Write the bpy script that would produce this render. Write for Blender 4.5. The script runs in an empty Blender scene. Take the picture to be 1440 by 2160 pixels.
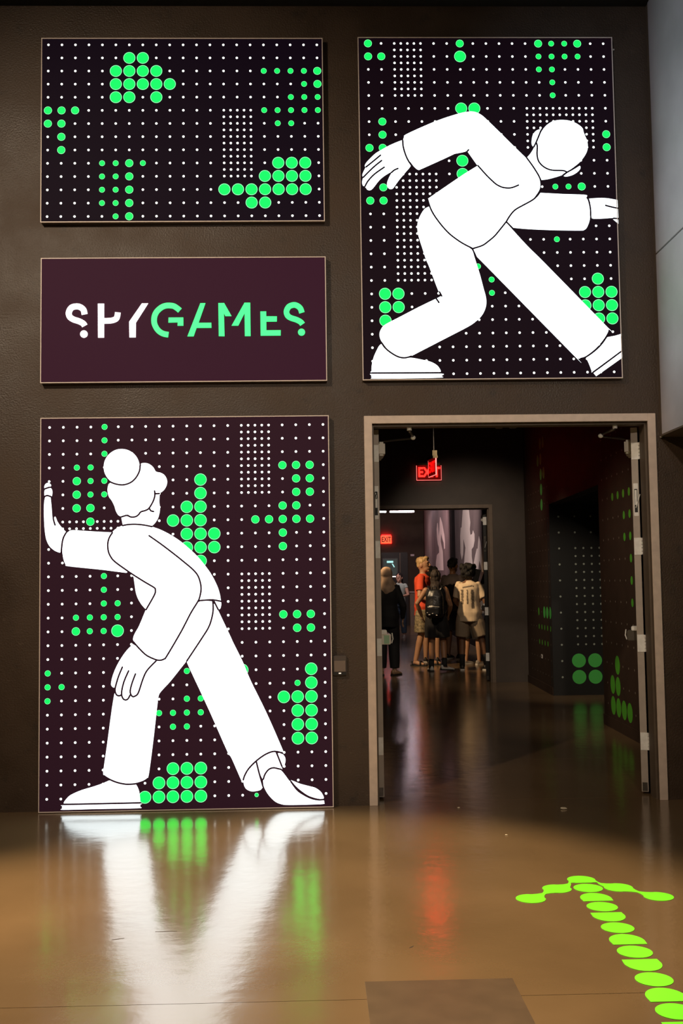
import bpy, bmesh, math, random
from mathutils import Vector, Matrix, noise, geometry
from mathutils.bvhtree import BVHTree
random.seed(7)
S = bpy.context.scene
COL = S.collection
R = math.radians

# ------------------------------------------------------------------ camera
cam_d = bpy.data.cameras.new('camera'); cam = bpy.data.objects.new('camera', cam_d); COL.objects.link(cam)
S.camera = cam
cam_d.sensor_fit = 'VERTICAL'; cam_d.sensor_height = 36.0; cam_d.sensor_width = 24.0
cam_d.lens = 2230 / 2160 * 36.0
cam_d.clip_end = 200
_p, _y, _r = R(3.8628), R(1.5351), R(-0.7783)
_f = Vector((math.sin(_y)*math.cos(_p), math.cos(_y)*math.cos(_p), math.sin(_p)))
_r0 = Vector((math.cos(_y), -math.sin(_y), 0)); _u0 = _r0.cross(_f)
_rt = math.cos(_r)*_r0 + math.sin(_r)*_u0; _up = -math.sin(_r)*_r0 + math.cos(_r)*_u0
cam.matrix_world = Matrix(((_rt.x, _up.x, -_f.x, 0), (_rt.y, _up.y, -_f.y, -6.808), (_rt.z, _up.z, -_f.z, 1.4076), (0, 0, 0, 1)))

# ------------------------------------------------------------------ world, exposure
W = bpy.data.worlds.new('world'); S.world = W; W.use_nodes = True
W.node_tree.nodes['Background'].inputs[0].default_value = (0.9, 0.75, 0.6, 1)
W.node_tree.nodes['Background'].inputs[1].default_value = 0.01
S.view_settings.view_transform = 'Standard'; S.view_settings.look = 'None'
S.view_settings.exposure = 0.0; S.view_settings.gamma = 1.0; S.view_settings.use_curve_mapping = False

# ------------------------------------------------------------------ lamps of the place and added fills
def spot(name, loc, target, power, color, angle, blend=0.5, size=0.08):
    d = bpy.data.lights.new(name, 'SPOT'); d.energy = power; d.color = color
    d.spot_size = R(angle); d.spot_blend = blend; d.shadow_soft_size = size
    o = bpy.data.objects.new(name, d); COL.objects.link(o); o.location = loc
    o.rotation_euler = (Vector(target) - Vector(loc)).to_track_quat('-Z', 'Y').to_euler()
    return o
WARM = (1.0, 0.72, 0.42); SOFT = (1.0, 0.82, 0.64); PALE = (0.86, 0.9, 1.0)
# ceiling spotlights of the hall, with added fills among them
spot('ceiling_or_fill_spot', (0.0, -2.7, 5.15), (0.0, -2.15, 0), 1650, (1.0, 0.75, 0.46), 44, 0.5)
spot('ceiling_or_fill_spot', (-2.3, -2.4, 5.15), (-1.95, -2.05, 0), 1150, WARM, 26, 0.8)
spot('ceiling_or_fill_spot', (-0.3, -5.2, 5.15), (-0.3, -4.0, 0), 600, (1.0, 0.8, 0.58), 70, 1.0)  # broad weak fill, added over the hall floor
spot('ceiling_or_fill_spot', (-2.9, -4.6, 5.15), (-0.9, 0.0, 2.4), 620, (1.0, 0.78, 0.56), 75, 1.0)
spot('ceiling_or_fill_spot', (0.7, -9.2, 4.3), (0.6, 0.0, 1.9), 560, SOFT, 40, 1.0)  # fill added behind the viewer so hinges and closers catch light
spot('ceiling_or_fill_spot', (0.9, -2.6, 5.15), (2.27, -1.0, 4.2), 60, PALE, 90, 1.0)  # cool fill added to brighten the bulkhead facing
# corridor and the room behind it
spot('ceiling_or_fill_spot', (1.7, 5.3, 3.5), (2.3, 8.0, 1.3), 130, SOFT, 66, 1.0)
spot('ceiling_or_fill_spot', (0.5, 1.2, 3.4), (2.83, 3.1, 1.0), 170, SOFT, 48, 1.0)  # added to bring out the dots on the near corridor wall
spot('ceiling_or_fill_spot', (1.4, 4.3, 3.3), (3.3, 6.3, 0.6), 190, SOFT, 44, 1.0)  # added to light the dots inside the recess
spot('ceiling_or_fill_spot', (-0.6, 8.5, 3.9), (1.9, 10.4, 1.5), 800, (1.0, 0.70, 0.40), 44, 0.9)
spot('ceiling_or_fill_spot', (0.6, 12.5, 4.0), (3.3, 15.0, 2.4), 420, (1.0, 0.84, 0.82), 80, 1.0)
spot('ceiling_or_fill_spot', (1.0, 18.0, 4.0), (3.4, 21.0, 2.6), 520, (1.0, 0.70, 0.72), 80, 1.0)
spot('ceiling_or_fill_spot', (2.2, 23.5, 4.0), (2.9, 27.8, 1.2), 90, SOFT, 90, 1.0)

# ------------------------------------------------------------------ helpers
def mat(name, col, rough=0.6, metal=0.0, em=None, es=0.0, var=0.0, scale=6.0, bump=0.0, bscale=60.0, rvar=0.0, ior=1.5, spec=0.5, coat=0.0, alpha=1.0):
    m = bpy.data.materials.new(name); m.use_nodes = True
    nt = m.node_tree; b = nt.nodes['Principled BSDF']
    b.inputs['Base Color'].default_value = (*col, 1); b.inputs['Roughness'].default_value = rough
    b.inputs['Metallic'].default_value = metal; b.inputs['IOR'].default_value = ior
    b.inputs['Specular IOR Level'].default_value = spec; b.inputs['Coat Weight'].default_value = coat
    if em: b.inputs['Emission Color'].default_value = (*em, 1); b.inputs['Emission Strength'].default_value = es
    if var or rvar or bump:
        tc = nt.nodes.new('ShaderNodeTexCoord')
        n = nt.nodes.new('ShaderNodeTexNoise'); n.inputs['Scale'].default_value = scale; n.inputs['Detail'].default_value = 6
        nt.links.new(tc.outputs['Object'], n.inputs['Vector'])
        if var:
            r = nt.nodes.new('ShaderNodeValToRGB')
            r.color_ramp.elements[0].position = 0.3; r.color_ramp.elements[1].position = 0.72
            r.color_ramp.elements[0].color = (*[c*(1-var) for c in col], 1); r.color_ramp.elements[1].color = (*[min(1, c*(1+var)) for c in col], 1)
            nt.links.new(n.outputs['Fac'], r.inputs['Fac']); nt.links.new(r.outputs['Color'], b.inputs['Base Color'])
        if rvar:
            mr = nt.nodes.new('ShaderNodeMapRange'); mr.inputs['From Min'].default_value = 0.3; mr.inputs['From Max'].default_value = 0.7
            mr.inputs['To Min'].default_value = max(0.02, rough-rvar); mr.inputs['To Max'].default_value = min(1, rough+rvar)
            nt.links.new(n.outputs['Fac'], mr.inputs['Value']); nt.links.new(mr.outputs['Result'], b.inputs['Roughness'])
        if bump:
            n2 = nt.nodes.new('ShaderNodeTexNoise'); n2.inputs['Scale'].default_value = bscale; n2.inputs['Detail'].default_value = 4
            nt.links.new(tc.outputs['Object'], n2.inputs['Vector'])
            bp = nt.nodes.new('ShaderNodeBump'); bp.inputs['Strength'].default_value = bump; bp.inputs['Distance'].default_value = 0.01
            nt.links.new(n2.outputs['Fac'], bp.inputs['Height']); nt.links.new(bp.outputs['Normal'], b.inputs['Normal'])
    return m
def tag(o, label=None, cat=None, group=None, kind=None):
    if label: o['label'] = label
    if cat: o['category'] = cat
    if group: o['group'] = group
    if kind: o['kind'] = kind
    return o
def empty(name, loc=(0, 0, 0), rz=0.0, parent=None):
    o = bpy.data.objects.new(name, None); COL.objects.link(o); o.location = loc; o.rotation_euler = (0, 0, rz)
    o.empty_display_size = 0.1
    if parent: o.parent = parent
    return o
def link(name, me, parent=None, loc=(0, 0, 0), rz=0.0):
    o = bpy.data.objects.new(name, me); COL.objects.link(o); o.location = loc; o.rotation_euler = (0, 0, rz)
    if parent: o.parent = parent
    return o
def obj(name, bm, m, parent=None, loc=(0, 0, 0), rz=0.0, smooth=False, bevel=0.0):
    if bevel: bmesh.ops.bevel(bm, geom=list(bm.edges), offset=bevel, segments=2, affect='EDGES', clamp_overlap=True)
    me = bpy.data.meshes.new(name); bm.to_mesh(me); bm.free()
    for k in (m if isinstance(m, (list, tuple)) else [m]): me.materials.append(k)
    if smooth:
        for p in me.polygons: p.use_smooth = True
    return link(name, me, parent, loc, rz)
def box(x0, x1, y0, y1, z0, z1, bm=None):
    bm = bm or bmesh.new()
    v = [bm.verts.new(p) for p in ((x0,y0,z0),(x1,y0,z0),(x1,y1,z0),(x0,y1,z0),(x0,y0,z1),(x1,y0,z1),(x1,y1,z1),(x0,y1,z1))]
    for f in ((0,3,2,1),(4,5,6,7),(0,1,5,4),(1,2,6,5),(2,3,7,6),(3,0,4,7)): bm.faces.new([v[i] for i in f])
    return bm
def tube(pts, radii, n=10, bm=None, flat=(1, 1)):
    bm = bm or bmesh.new(); P = [Vector(p) for p in pts]; rings = []
    if not isinstance(radii, (list, tuple)): radii = [radii]*len(P)
    up = None
    for i, p in enumerate(P):
        t = (P[min(i+1, len(P)-1)] - P[max(i-1, 0)]).normalized()
        if up is None:
            up = Vector((0, 0, 1)) if abs(t.z) < 0.9 else Vector((0, 1, 0))
        a = t.cross(up).normalized(); b = a.cross(t).normalized(); up = b
        rings.append([bm.verts.new(p + radii[i]*(flat[0]*math.cos(k*2*math.pi/n)*a + flat[1]*math.sin(k*2*math.pi/n)*b)) for k in range(n)])
    for i in range(len(rings)-1):
        for k in range(n): bm.faces.new((rings[i][k], rings[i][(k+1) % n], rings[i+1][(k+1) % n], rings[i+1][k]))
    bm.faces.new(rings[0][::-1]); bm.faces.new(rings[-1])
    return bm
def rings(lst, n=20, bm=None):      # horizontal ellipses: (cx, cy, z, rx, ry)
    bm = bm or bmesh.new(); rr = []
    for cx, cy, z, rx, ry in lst:
        rr.append([bm.verts.new((cx+rx*math.cos(k*2*math.pi/n), cy+ry*math.sin(k*2*math.pi/n), z)) for k in range(n)])
    for i in range(len(rr)-1):
        for k in range(n): bm.faces.new((rr[i][k], rr[i][(k+1) % n], rr[i+1][(k+1) % n], rr[i+1][k]))
    bm.faces.new(rr[0][::-1]); bm.faces.new(rr[-1])
    return bm
def ell(c, r, bm=None, rot=None, u=14, v=9):
    bm = bm or bmesh.new()
    mtx = Matrix.Translation(c) @ (rot.to_4x4() if rot else Matrix.Identity(4)) @ Matrix.Diagonal((*r, 1))
    bmesh.ops.create_uvsphere(bm, u_segments=u, v_segments=v, radius=1.0, matrix=mtx)
    return bm
def cyl(c0, c1, r, n=16, bm=None): return tube([c0, c1], [r, r], n, bm)
def spline(pts, closed, step=4):
    n = len(pts); out = []
    def P(i): return pts[i % n] if closed else pts[max(0, min(n-1, i))]
    def cn(p): return len(p) > 2
    for i in range(n if closed else n-1):
        p1, p2 = P(i), P(i+1); p0 = p1 if cn(p1) else P(i-1); p3 = p2 if cn(p2) else P(i+2)
        for k in range(step):
            t = k/step
            out.append(tuple(0.5*((2*p1[a]) + (-p0[a]+p2[a])*t + (2*p0[a]-5*p1[a]+4*p2[a]-p3[a])*t*t + (-p0[a]+3*p1[a]-3*p2[a]+p3[a])*t**3) for a in (0, 1)))
    if not closed: out.append(tuple(pts[-1][:2]))
    return out
def fill(poly, place, bm=None):     # flat printed area; place(u, v) -> 3D point
    bm = bm or bmesh.new()
    vs = [bm.verts.new(place(u, v)) for u, v in poly]
    for t in geometry.tessellate_polygon([[Vector((u, v, 0)) for u, v in poly]]):
        if len(set(t)) == 3:
            try: bm.faces.new([vs[i] for i in t])
            except ValueError: pass
    bmesh.ops.recalc_face_normals(bm, faces=bm.faces)
    return bm
def ribbon(line, w, place, bm, caps=True):
    n = len(line); L = []; Rr = []
    for i, (x, y) in enumerate(line):
        a = line[max(0, i-1)]; b = line[min(n-1, i+1)]; dx, dy = b[0]-a[0], b[1]-a[1]; d = math.hypot(dx, dy) or 1
        nx, ny = -dy/d*w/2, dx/d*w/2
        L.append(bm.verts.new(place(x+nx, y+ny))); Rr.append(bm.verts.new(place(x-nx, y-ny)))
    for i in range(n-1): bm.faces.new((L[i], Rr[i], Rr[i+1], L[i+1]))
    if caps:
        for x, y in (line[0], line[-1]):
            bm.faces.new([bm.verts.new(place(x+w/2*math.cos(k*math.pi/4), y+w/2*math.sin(k*math.pi/4))) for k in range(8)])
    return bm

# ------------------------------------------------------------------ materials
M_wall = mat('dark_wall_paint', (0.064, 0.0395, 0.0235), 0.5, var=0.22, scale=2.2, bump=0.3, bscale=90, rvar=0.12)
def _scuffs(m):             # pale scuff marks and dark smudges worn into the paint
    nt = m.node_tree; b = nt.nodes['Principled BSDF']; old = b.inputs['Base Color'].links[0].from_socket
    tc = nt.nodes.new('ShaderNodeTexCoord'); prev = old
    for sc, lo, hi, col, amt in ((26.0, 0.605, 0.74, (0.16, 0.115, 0.075, 1), 0.5), (7.0, 0.58, 0.72, (0.018, 0.014, 0.011, 1), 0.6)):
        n = nt.nodes.new('ShaderNodeTexNoise'); n.inputs['Scale'].default_value = sc; n.inputs['Detail'].default_value = 8; n.inputs['Roughness'].default_value = 0.65
        r = nt.nodes.new('ShaderNodeMapRange'); r.inputs['From Min'].default_value = lo; r.inputs['From Max'].default_value = hi; r.inputs['To Max'].default_value = amt
        x = nt.nodes.new('ShaderNodeMix'); x.data_type = 'RGBA'; x.inputs[7].default_value = col
        nt.links.new(tc.outputs['Object'], n.inputs['Vector']); nt.links.new(n.outputs['Fac'], r.inputs['Value'])
        nt.links.new(r.outputs['Result'], x.inputs[0]); nt.links.new(prev, x.inputs[6]); prev = x.outputs[2]
    nt.links.new(prev, b.inputs['Base Color'])
_scuffs(M_wall)
M_wallside = mat('dark_glossy_wall_paint', (0.035, 0.030, 0.026), 0.38, var=0.2, scale=5, bump=0.5, bscale=45)
M_cor = mat('corridor_wall_paint', (0.050, 0.030, 0.019), 0.68, var=0.15, scale=4, bump=0.1, spec=0.25)
M_end = mat('corridor_end_wall_paint', (0.085, 0.066, 0.052), 0.55, var=0.12, scale=4, bump=0.1)
M_niche = mat('niche_wall_paint', (0.022, 0.022, 0.021), 0.55, bump=0.1)
M_gal = mat('gallery_wall_paint', (0.016, 0.011, 0.010), 0.85, spec=0.1)
M_black = mat('black_ceiling_paint', (0.008, 0.008, 0.008), 0.9)
M_grey = mat('light_grey_panel', (0.47, 0.45, 0.49), 0.5, var=0.3, scale=1.1, bump=0.05, bscale=20)
M_seam = mat('dark_joint', (0.02, 0.02, 0.02), 0.8)
M_frame = mat('taupe_enamel', (0.74, 0.60, 0.50), 0.45, var=0.08, scale=20)
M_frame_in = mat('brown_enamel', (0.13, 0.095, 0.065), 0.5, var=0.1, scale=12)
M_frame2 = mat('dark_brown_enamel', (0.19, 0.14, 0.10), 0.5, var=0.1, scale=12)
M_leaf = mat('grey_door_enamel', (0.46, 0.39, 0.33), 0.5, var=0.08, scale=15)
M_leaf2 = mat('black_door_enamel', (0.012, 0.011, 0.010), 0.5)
M_steel = mat('satin_steel', (0.93, 0.90, 0.85), 0.45, metal=0.0, var=0.1, scale=30)
M_steel_d = mat('dark_steel', (0.16, 0.14, 0.12), 0.35, metal=0.8)
M_white = mat('white_plastic', (0.75, 0.70, 0.62), 0.45)
M_rubber = mat('black_rubber', (0.012, 0.012, 0.012), 0.6)

# floor: sealed brown concrete with a gloss coat
M_floor = mat('sealed_brown_floor', (0.170, 0.108, 0.053), 0.17, var=0.14, scale=1.3, rvar=0.03, ior=2.1, spec=0.5)
def _floor_bump(m):
    nt = m.node_tree; b = nt.nodes['Principled BSDF']; tc = nt.nodes.new('ShaderNodeTexCoord')
    n = nt.nodes.new('ShaderNodeTexNoise'); n.inputs['Scale'].default_value = 9; n.inputs['Detail'].default_value = 5
    nt.links.new(tc.outputs['Object'], n.inputs['Vector'])
    bp = nt.nodes.new('ShaderNodeBump'); bp.inputs['Strength'].default_value = 0.06; bp.inputs['Distance'].default_value = 0.02
    nt.links.new(n.outputs['Fac'], bp.inputs['Height']); nt.links.new(bp.outputs['Normal'], b.inputs['Normal'])
_floor_bump(M_floor)

# ------------------------------------------------------------------ setting
A = math.atan(0.0329)                       # the corridor runs two degrees off square
WX, WY = 2.721, 0.18                        # where its right wall starts
def struct(name, bm, m, parent=None, label=None, **k):
    o = obj(name, bm, m, parent, **k)
    if not parent: o['kind'] = 'structure'
    if label: o['label'] = label
    return o
fl = struct('floor', box(-4.5, 4.6, -9.5, 28.2, -0.12, -0.012), M_seam, label='sealed brown concrete floor with a glossy coat')
ys = [-9.5, -3.125, 0.10, 1.62, 8.09, 28.2]
for a, b in zip(ys, ys[1:]):
    obj('floor_slab', box(-4.5, 4.6, a+0.0015, b-0.0015, -0.012, 0.0), M_floor, fl)
bm = box(-4.5, 0.338, 0, 0.18, 0, 5.25); box(2.243, 4.5, 0, 0.18, 0, 5.25, bm); box(0.338, 2.243, 0, 0.18, 2.488, 5.25, bm)
struct('wall_front', bm, M_wall, label='dark brown painted wall around the lit panels')
struct('ceiling', box(-4.5, 4.6, -9.5, 0.18, 5.25, 5.4), M_black, label='black ceiling of the hall')
struct('wall_left', box(-4.65, -4.5, -9.5, 0.18, 0, 5.25), M_wall, label='dark side wall of the hall')
struct('wall_back', box(-4.5, 4.6, -9.65, -9.5, 0, 5.25), M_wall, label='dark wall behind the viewer')
struct('wall_right', box(4.6, 4.75, -9.5, 0.18, 0, 5.25), M_wallside, label='dark right side wall of the hall')
# overhanging bulkhead right of the door, faced with light grey sheets
bk = struct('trim_1', box(2.285, 4.6, -4.0, 0.0, 2.35, 5.25), M_seam, label='overhanging bulkhead faced with pale grey sheets')
obj('facing_panel', box(2.268, 2.285, -4.0, -0.05, 3.543, 5.248), M_grey, bk, bevel=0.002)
obj('facing_panel', box(2.268, 2.285, -4.0, -0.05, 2.345, 3.533), M_grey, bk, bevel=0.002)
obj('corner_bead', box(2.272, 2.285, -0.045, 0.0, 2.345, 5.248), M_frame_in, bk)
obj('underside_panel', box(2.268, 4.6, -4.0, 0.0, 2.335, 2.345), M_frame_in, bk)
obj('corner_screw', cyl((2.275, -0.012, 2.330), (2.275, -0.012, 2.336), 0.008), M_white, bk)

# corridor
wc = struct('wall_corridor', box(0, 0.15, 0, 3.425, 0, 3.6), M_cor, label='brown corridor wall with green and pale dots', loc=(WX, WY, 0), rz=-A)
obj('wall_section', box(0, 0.15, 6.06, 7.86, 0, 3.6), M_cor, wc)
obj('wall_section', box(0, 0.15, 3.425, 6.06, 2.352, 3.6), M_cor, wc)
bb = struct('baseboard_corridor', box(-0.012, 0, 0, 3.425, 0, 0.10), M_cor, loc=(WX, WY, 0), rz=-A, label='brown baseboard along the corridor wall')
obj('baseboard_section', box(-0.012, 0, 6.03, 7.85, 0, 0.10), M_cor, bb)
bm = box(2.921, 4.5, 6.20, 6.33, 0, 2.352)
wn = struct('wall_niche', bm, M_niche, label='black wall at the end of the corridor recess with dots')
struct('wall_recess', box(4.5, 4.6, 3.6, 6.33, 0, 2.352), M_niche, label='black back wall of the corridor recess')
struct('ceiling_recess', box(2.99, 4.6, 3.61, 6.33, 2.353, 2.45), M_black, label='black ceiling of the corridor recess')
struct('wall_recess_near', box(3.0, 4.5, 3.48, 3.60, 0, 2.352), M_niche, label='near side wall of the corridor recess')
struct('wall_corridor_left', box(-0.35, -0.2, 0.18, 8.0, 0, 3.6), M_cor, label='left wall of the corridor')
struct('ceiling_corridor', box(-0.35, 3.3, 0.18, 8.0, 3.6, 3.7), M_black, label='black corridor ceiling')
bm = box(-2.0, 0.622, 8.0, 8.18, 0, 4.2); box(2.518, 3.3, 8.0, 8.18, 0, 4.2, bm); box(0.622, 2.518, 8.0, 8.18, 2.488, 4.2, bm)
struct('wall_end', bm, M_end, label='grey brown wall at the far end of the corridor')
# room beyond
wr = struct('wall_gallery', box(0, 0.15, 8.02, 27.9, 0, 4.2), M_gal, label='right wall of the room beyond the corridor', loc=(WX, WY, 0), rz=-A)
obj('baseboard', box(-0.02, 0, 8.02, 27.9, 0, 0.12), M_frame2, wr)
struct('wall_far', box(-2.0, 4.2, 28.0, 28.15, 0, 4.2), M_cor, label='dark far wall of the room beyond')
struct('wall_gallery_left', box(-2.15, -2.0, 8.18, 28.15, 0, 4.2), M_cor, label='left wall of the room beyond')
struct('ceiling_gallery', box(-2.15, 4.2, 8.18, 28.15, 4.2, 4.3), M_black, label='black ceiling of the room beyond')

# ------------------------------------------------------------------ double doors
HINGES = (2.268, 1.628, 0.985, 0.342)
def hinge_bm(s):
    bm = box(min(0.006*s, 0.052*s), max(0.006*s, 0.052*s), -0.004, 0.001, -0.057, 0.057)
    for k in range(5): cyl((0.0, -0.004, -0.057+k*0.0228+0.0015), (0.0, -0.004, -0.057+(k+1)*0.0228-0.0015), 0.0075, 10, bm)
    for dx, dz in ((0.02, 0.042), (0.038, 0.016), (0.038, -0.016), (0.02, -0.042)):
        cyl((dx*s, -0.006, dz), (dx*s, -0.003, dz), 0.0055, 8, bm)
    return bm
def leaf(parent, s, loc, rz, w, main, hw, cable):
    x = lambda a, b: (min(a*s, b*s), max(a*s, b*s))
    L = obj('door_leaf', box(*x(0.010, 0.054), 0, w, 0.014, 2.428), main, parent, loc, rz, bevel=0.0015)
    for z in HINGES: obj('hinge', hinge_bm(s), M_steel, L, (0, 0, z))
    # power transfer plate with its rod in the hinge edge
    bm = box(*x(0.016, 0.046), -0.003, 0.001, 1.83, 2.05)
    obj('power_transfer_plate', bm, hw, L, bevel=0.001)
    obj('power_transfer_slot', box(*x(0.021, 0.041), -0.0035, -0.002, 1.855, 2.012), M_rubber, L)
    obj('power_transfer_arm', box(*x(0.025, 0.038), -0.006, -0.003, 1.905, 2.005), hw, L)
    if cable:
        obj('cable_loop', tube([(0.030*s, -0.006, 2.012), (0.038*s, -0.012, 1.99), (0.034*s, -0.014, 1.965), (0.022*s, -0.012, 1.972), (0.03*s, -0.01, 1.995), (0.012*s, -0.008, 1.93), (0.004*s, -0.005, 1.90)], 0.0028, 6), M_rubber, L, smooth=True)
    else:
        obj('transfer_rod', tube([(0.033*s, -0.006, 1.885), (0.004*s, -0.012, 1.975)], 0.003, 6), M_steel, L)
    obj('closer_body', box(*x(0.054, 0.104), 0.11, 0.42, 2.268, 2.362), M_white, L, bevel=0.012)
    # panic bar
    obj('panic_bar', box(*x(0.062, 0.128), 0.14, w-0.08, 0.998, 1.062), M_steel_d, L, bevel=0.006)
    obj('panic_bar_mount', box(*x(0.054, 0.095), 0.11, 0.20, 1.062, 1.092), M_steel, L, bevel=0.004)
    obj('panic_bar_end_cap', box(*x(0.054, 0.122), 0.125, 0.142, 0.995, 1.066), M_white if s == 1 else M_steel_d, L, bevel=0.004)
    if s == 1: obj('green_sticker', box(*x(0.076, 0.112), 0.1235, 0.125, 1.0, 1.056), mat('green_sticker', (0.33, 0.55, 0.36), 0.5), L)
    obj('push_pad', tube([(0.128*s, 0.15, 1.002), (0.138*s, 0.15, 1.03), (0.132*s, 0.15, 1.07)], 0.004, 6), M_steel, L)
    obj('bottom_shoe', box(*x(0.016, 0.048), -0.003, 0.02, 0.02, 0.075), M_steel_d, L)
    return L
def double_door(name, label, x0, x1, y, face, inner, main, hw, angL, angR, arms=True):
    d = empty(name, (0, y, 0)); d['kind'] = 'structure'; d['label'] = label
    F = 0.052
    obj('frame_jamb', box(x0-F, x0, -0.012, -0.0005, 0, 2.44+0.05), face, d, bevel=0.0015)
    obj('frame_jamb', box(x1, x1+F, -0.012, -0.0005, 0, 2.44+0.05), face, d, bevel=0.0015)
    obj('frame_header', box(x0, x1, -0.012, -0.0005, 2.44, 2.49), face, d, bevel=0.0015)
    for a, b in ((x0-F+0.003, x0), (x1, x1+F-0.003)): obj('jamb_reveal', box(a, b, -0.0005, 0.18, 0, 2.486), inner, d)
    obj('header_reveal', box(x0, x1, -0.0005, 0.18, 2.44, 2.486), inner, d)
    obj('door_stop', box(x0, x0+0.012, 0.03, 0.125, 0, 2.44), inner, d)
    obj('door_stop', box(x1-0.012, x1, 0.03, 0.125, 0, 2.44), inner, d)
    obj('door_stop', box(x0+0.012, x1-0.012, 0.03, 0.125, 2.425, 2.44), inner, d)
    leaf(d, 1, (x0, 0.186, 0), angL, (x1-x0)/2-0.004, main, hw, True)
    leaf(d, -1, (x1, 0.186, 0), angR, (x1-x0)/2-0.004, main, hw, False)
    if arms:
        for kx, ex, px in ((x0+0.25, x0+0.282, x0+0.085), (x1-0.19, x1-0.265, x1-0.052)):
            obj('closer_shoe', cyl((kx, 0.08, 2.405), (kx, 0.08, 2.428), 0.016), M_steel, d, smooth=False)
            obj('closer_arm', tube([(kx, 0.08, 2.406), (kx+(ex-kx)*0.3, 0.11, 2.394), (ex, 0.16, 2.372)], [0.012, 0.010, 0.009], 8), M_steel_d, d, smooth=True)
            obj('arm_joint', ell((ex, 0.16, 2.368), (0.017, 0.017, 0.015)), M_steel, d, smooth=True)
            obj('closer_forearm', tube([(ex, 0.16, 2.364), (px, 0.33, 2.366)], 0.007, 8), M_steel_d, d)
        for k in (-1, 1): obj('latch_strike', box((x0+x1)/2+k*0.046-0.022, (x0+x1)/2+k*0.046+0.022, 0.13, 0.17, 2.424, 2.44), M_steel_d, d)
    return d
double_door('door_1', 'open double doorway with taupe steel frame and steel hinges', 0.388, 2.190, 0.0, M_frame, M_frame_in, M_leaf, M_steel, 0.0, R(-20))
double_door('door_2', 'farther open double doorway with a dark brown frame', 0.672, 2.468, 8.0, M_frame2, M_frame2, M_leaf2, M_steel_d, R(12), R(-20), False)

# far door with a glazed panel
d3 = empty('door_3', (2.66, 27.99, 0)); tag(d3, 'small far door with a lit window, under the dim exit sign', kind='structure')
obj('door_leaf', box(-0.43, 0.43, -0.03, 0, 0, 2.40), M_leaf2, d3)
obj('door_frame', box(0.16, 0.19, -0.045, -0.03, 1.0, 2.38), M_frame_in, d3)
obj('window_frame', box(-0.40, 0.10, -0.036, -0.03, 1.60, 2.21), mat('grey_window_frame', (0.10, 0.11, 0.105), 0.4), d3)
obj('window_pane', box(-0.37, 0.07, -0.040, -0.036, 1.66, 2.18), mat('dim_glass', (0.05, 0.06, 0.055), 0.15, em=(0.10, 0.13, 0.12), es=0.25), d3)
MG = mat('cyan_lit_panel', (0.3, 0.5, 0.5), 0.4, em=(0.45, 0.95, 0.92), es=0.9)
obj('lit_panel', box(-0.26, -0.05, -0.043, -0.040, 2.06, 2.125), MG, d3)
bm = bmesh.new(); fill([(-0.10, 2.03), (-0.06, 2.03), (0.0, 1.92), (-0.03, 1.91)], lambda u, v: (u, -0.0435, v), bm)
obj('lit_panel', bm, MG, d3)
obj('lit_bar', box(-0.15, 0.07, -0.046, -0.036, 1.59, 1.625), mat('warm_lit_bar', (0.8, 0.8, 0.75), 0.4, em=(1, 0.92, 0.82), es=1.3), d3)

# ------------------------------------------------------------------ dots on the corridor walls
M_pale = mat('pale_vinyl', (0.42, 0.47, 0.40), 0.5)
M_palebrown = mat('pale_brown_vinyl', (0.30, 0.24, 0.18), 0.5)
M_green = mat('green_vinyl', (0.11, 0.48, 0.035), 0.5)
M_green2 = mat('emerald_vinyl', (0.10, 0.62, 0.10), 0.5)
def disc_bm(r, n, place, bm=None, c=(0, 0)):
    bm = bm or bmesh.new()
    bm.faces.new([bm.verts.new(place(c[0]+r*math.cos(-k*2*math.pi/n), c[1]+r*math.sin(-k*2*math.pi/n))) for k in range(n)])
    return bm
def side(u, v): return (-0.0015, -u, v)         # on the slanted wall: u runs towards the door, v is up
def wl(y): return (y-WY)/math.cos(A)            # metres along the wall
ROW = [0.22 + 0.1965*k for k in range(16)]
def colY(k): return 3.435 - 0.197*k             # near section columns, k = 0 beside the recess
bm = bmesh.new()
big_near = {(2, 2), (1, 1), (2, 1), (1, 0), (2, 0), (3, 0), (4, 0)}
mid_near = {(2, 10), (3, 10), (4, 10), (5, 10), (4, 9), (5, 9), (4, 8), (5, 8), (5, 7), (5, 6), (5, 5)}
for c in range(0, 16):
    for r in range(0, 15):
        if (c, r) in big_near or (c, r) in mid_near: continue
        disc_bm(0.0105, 8, side, bm, (-wl(colY(c)), ROW[r]))
tag(obj('pale_dots', bm, M_palebrown, wc), kind='stuff')
def dotmesh(name, r, m, plc=side):
    bm = disc_bm(r, 28, plc); me = bpy.data.meshes.new(name); bm.to_mesh(me); bm.free(); me.materials.append(m); return me
G_big, G_mid, G_far, G_s = dotmesh('green_dot', 0.088, M_green), dotmesh('green_dot', 0.038, M_green), dotmesh('green_dot', 0.075, M_green2), dotmesh('green_dot', 0.034, M_green)
for c, r in sorted(big_near): link('green_dot', G_big, wc, (0, wl(colY(c)), ROW[r]))
for c, r in sorted(mid_near): link('green_dot', G_mid, wc, (0, wl(colY(c)), ROW[r]))
fy = lambda k: 6.285 + 0.195*k
far_big = [(1, 15), (2, 15), (3, 14), (2, 14), (2, 13), (1, 13), (2, 12), (2, 11)]
far_mid = [(4, 4), (2, 4), (1, 4), (0, 4)]
far_small = [(4, 3), (3, 3), (2, 3), (1, 3), (0, 3), (4, 2), (3, 2), (2, 2), (1, 2)]
used = set(far_big) | set(far_mid) | set(far_small)
bm = bmesh.new()
for c in range(0, 8):
    for r in range(0, 13):
        if (c, r) not in used: disc_bm(0.0105, 8, side, bm, (-wl(fy(c)), ROW[r]))
tag(obj('pale_dots', bm, M_palebrown, wc), kind='stuff')
for c, r in far_big: link('green_dot', G_far, wc, (0, wl(fy(c)), ROW[r]))
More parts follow.
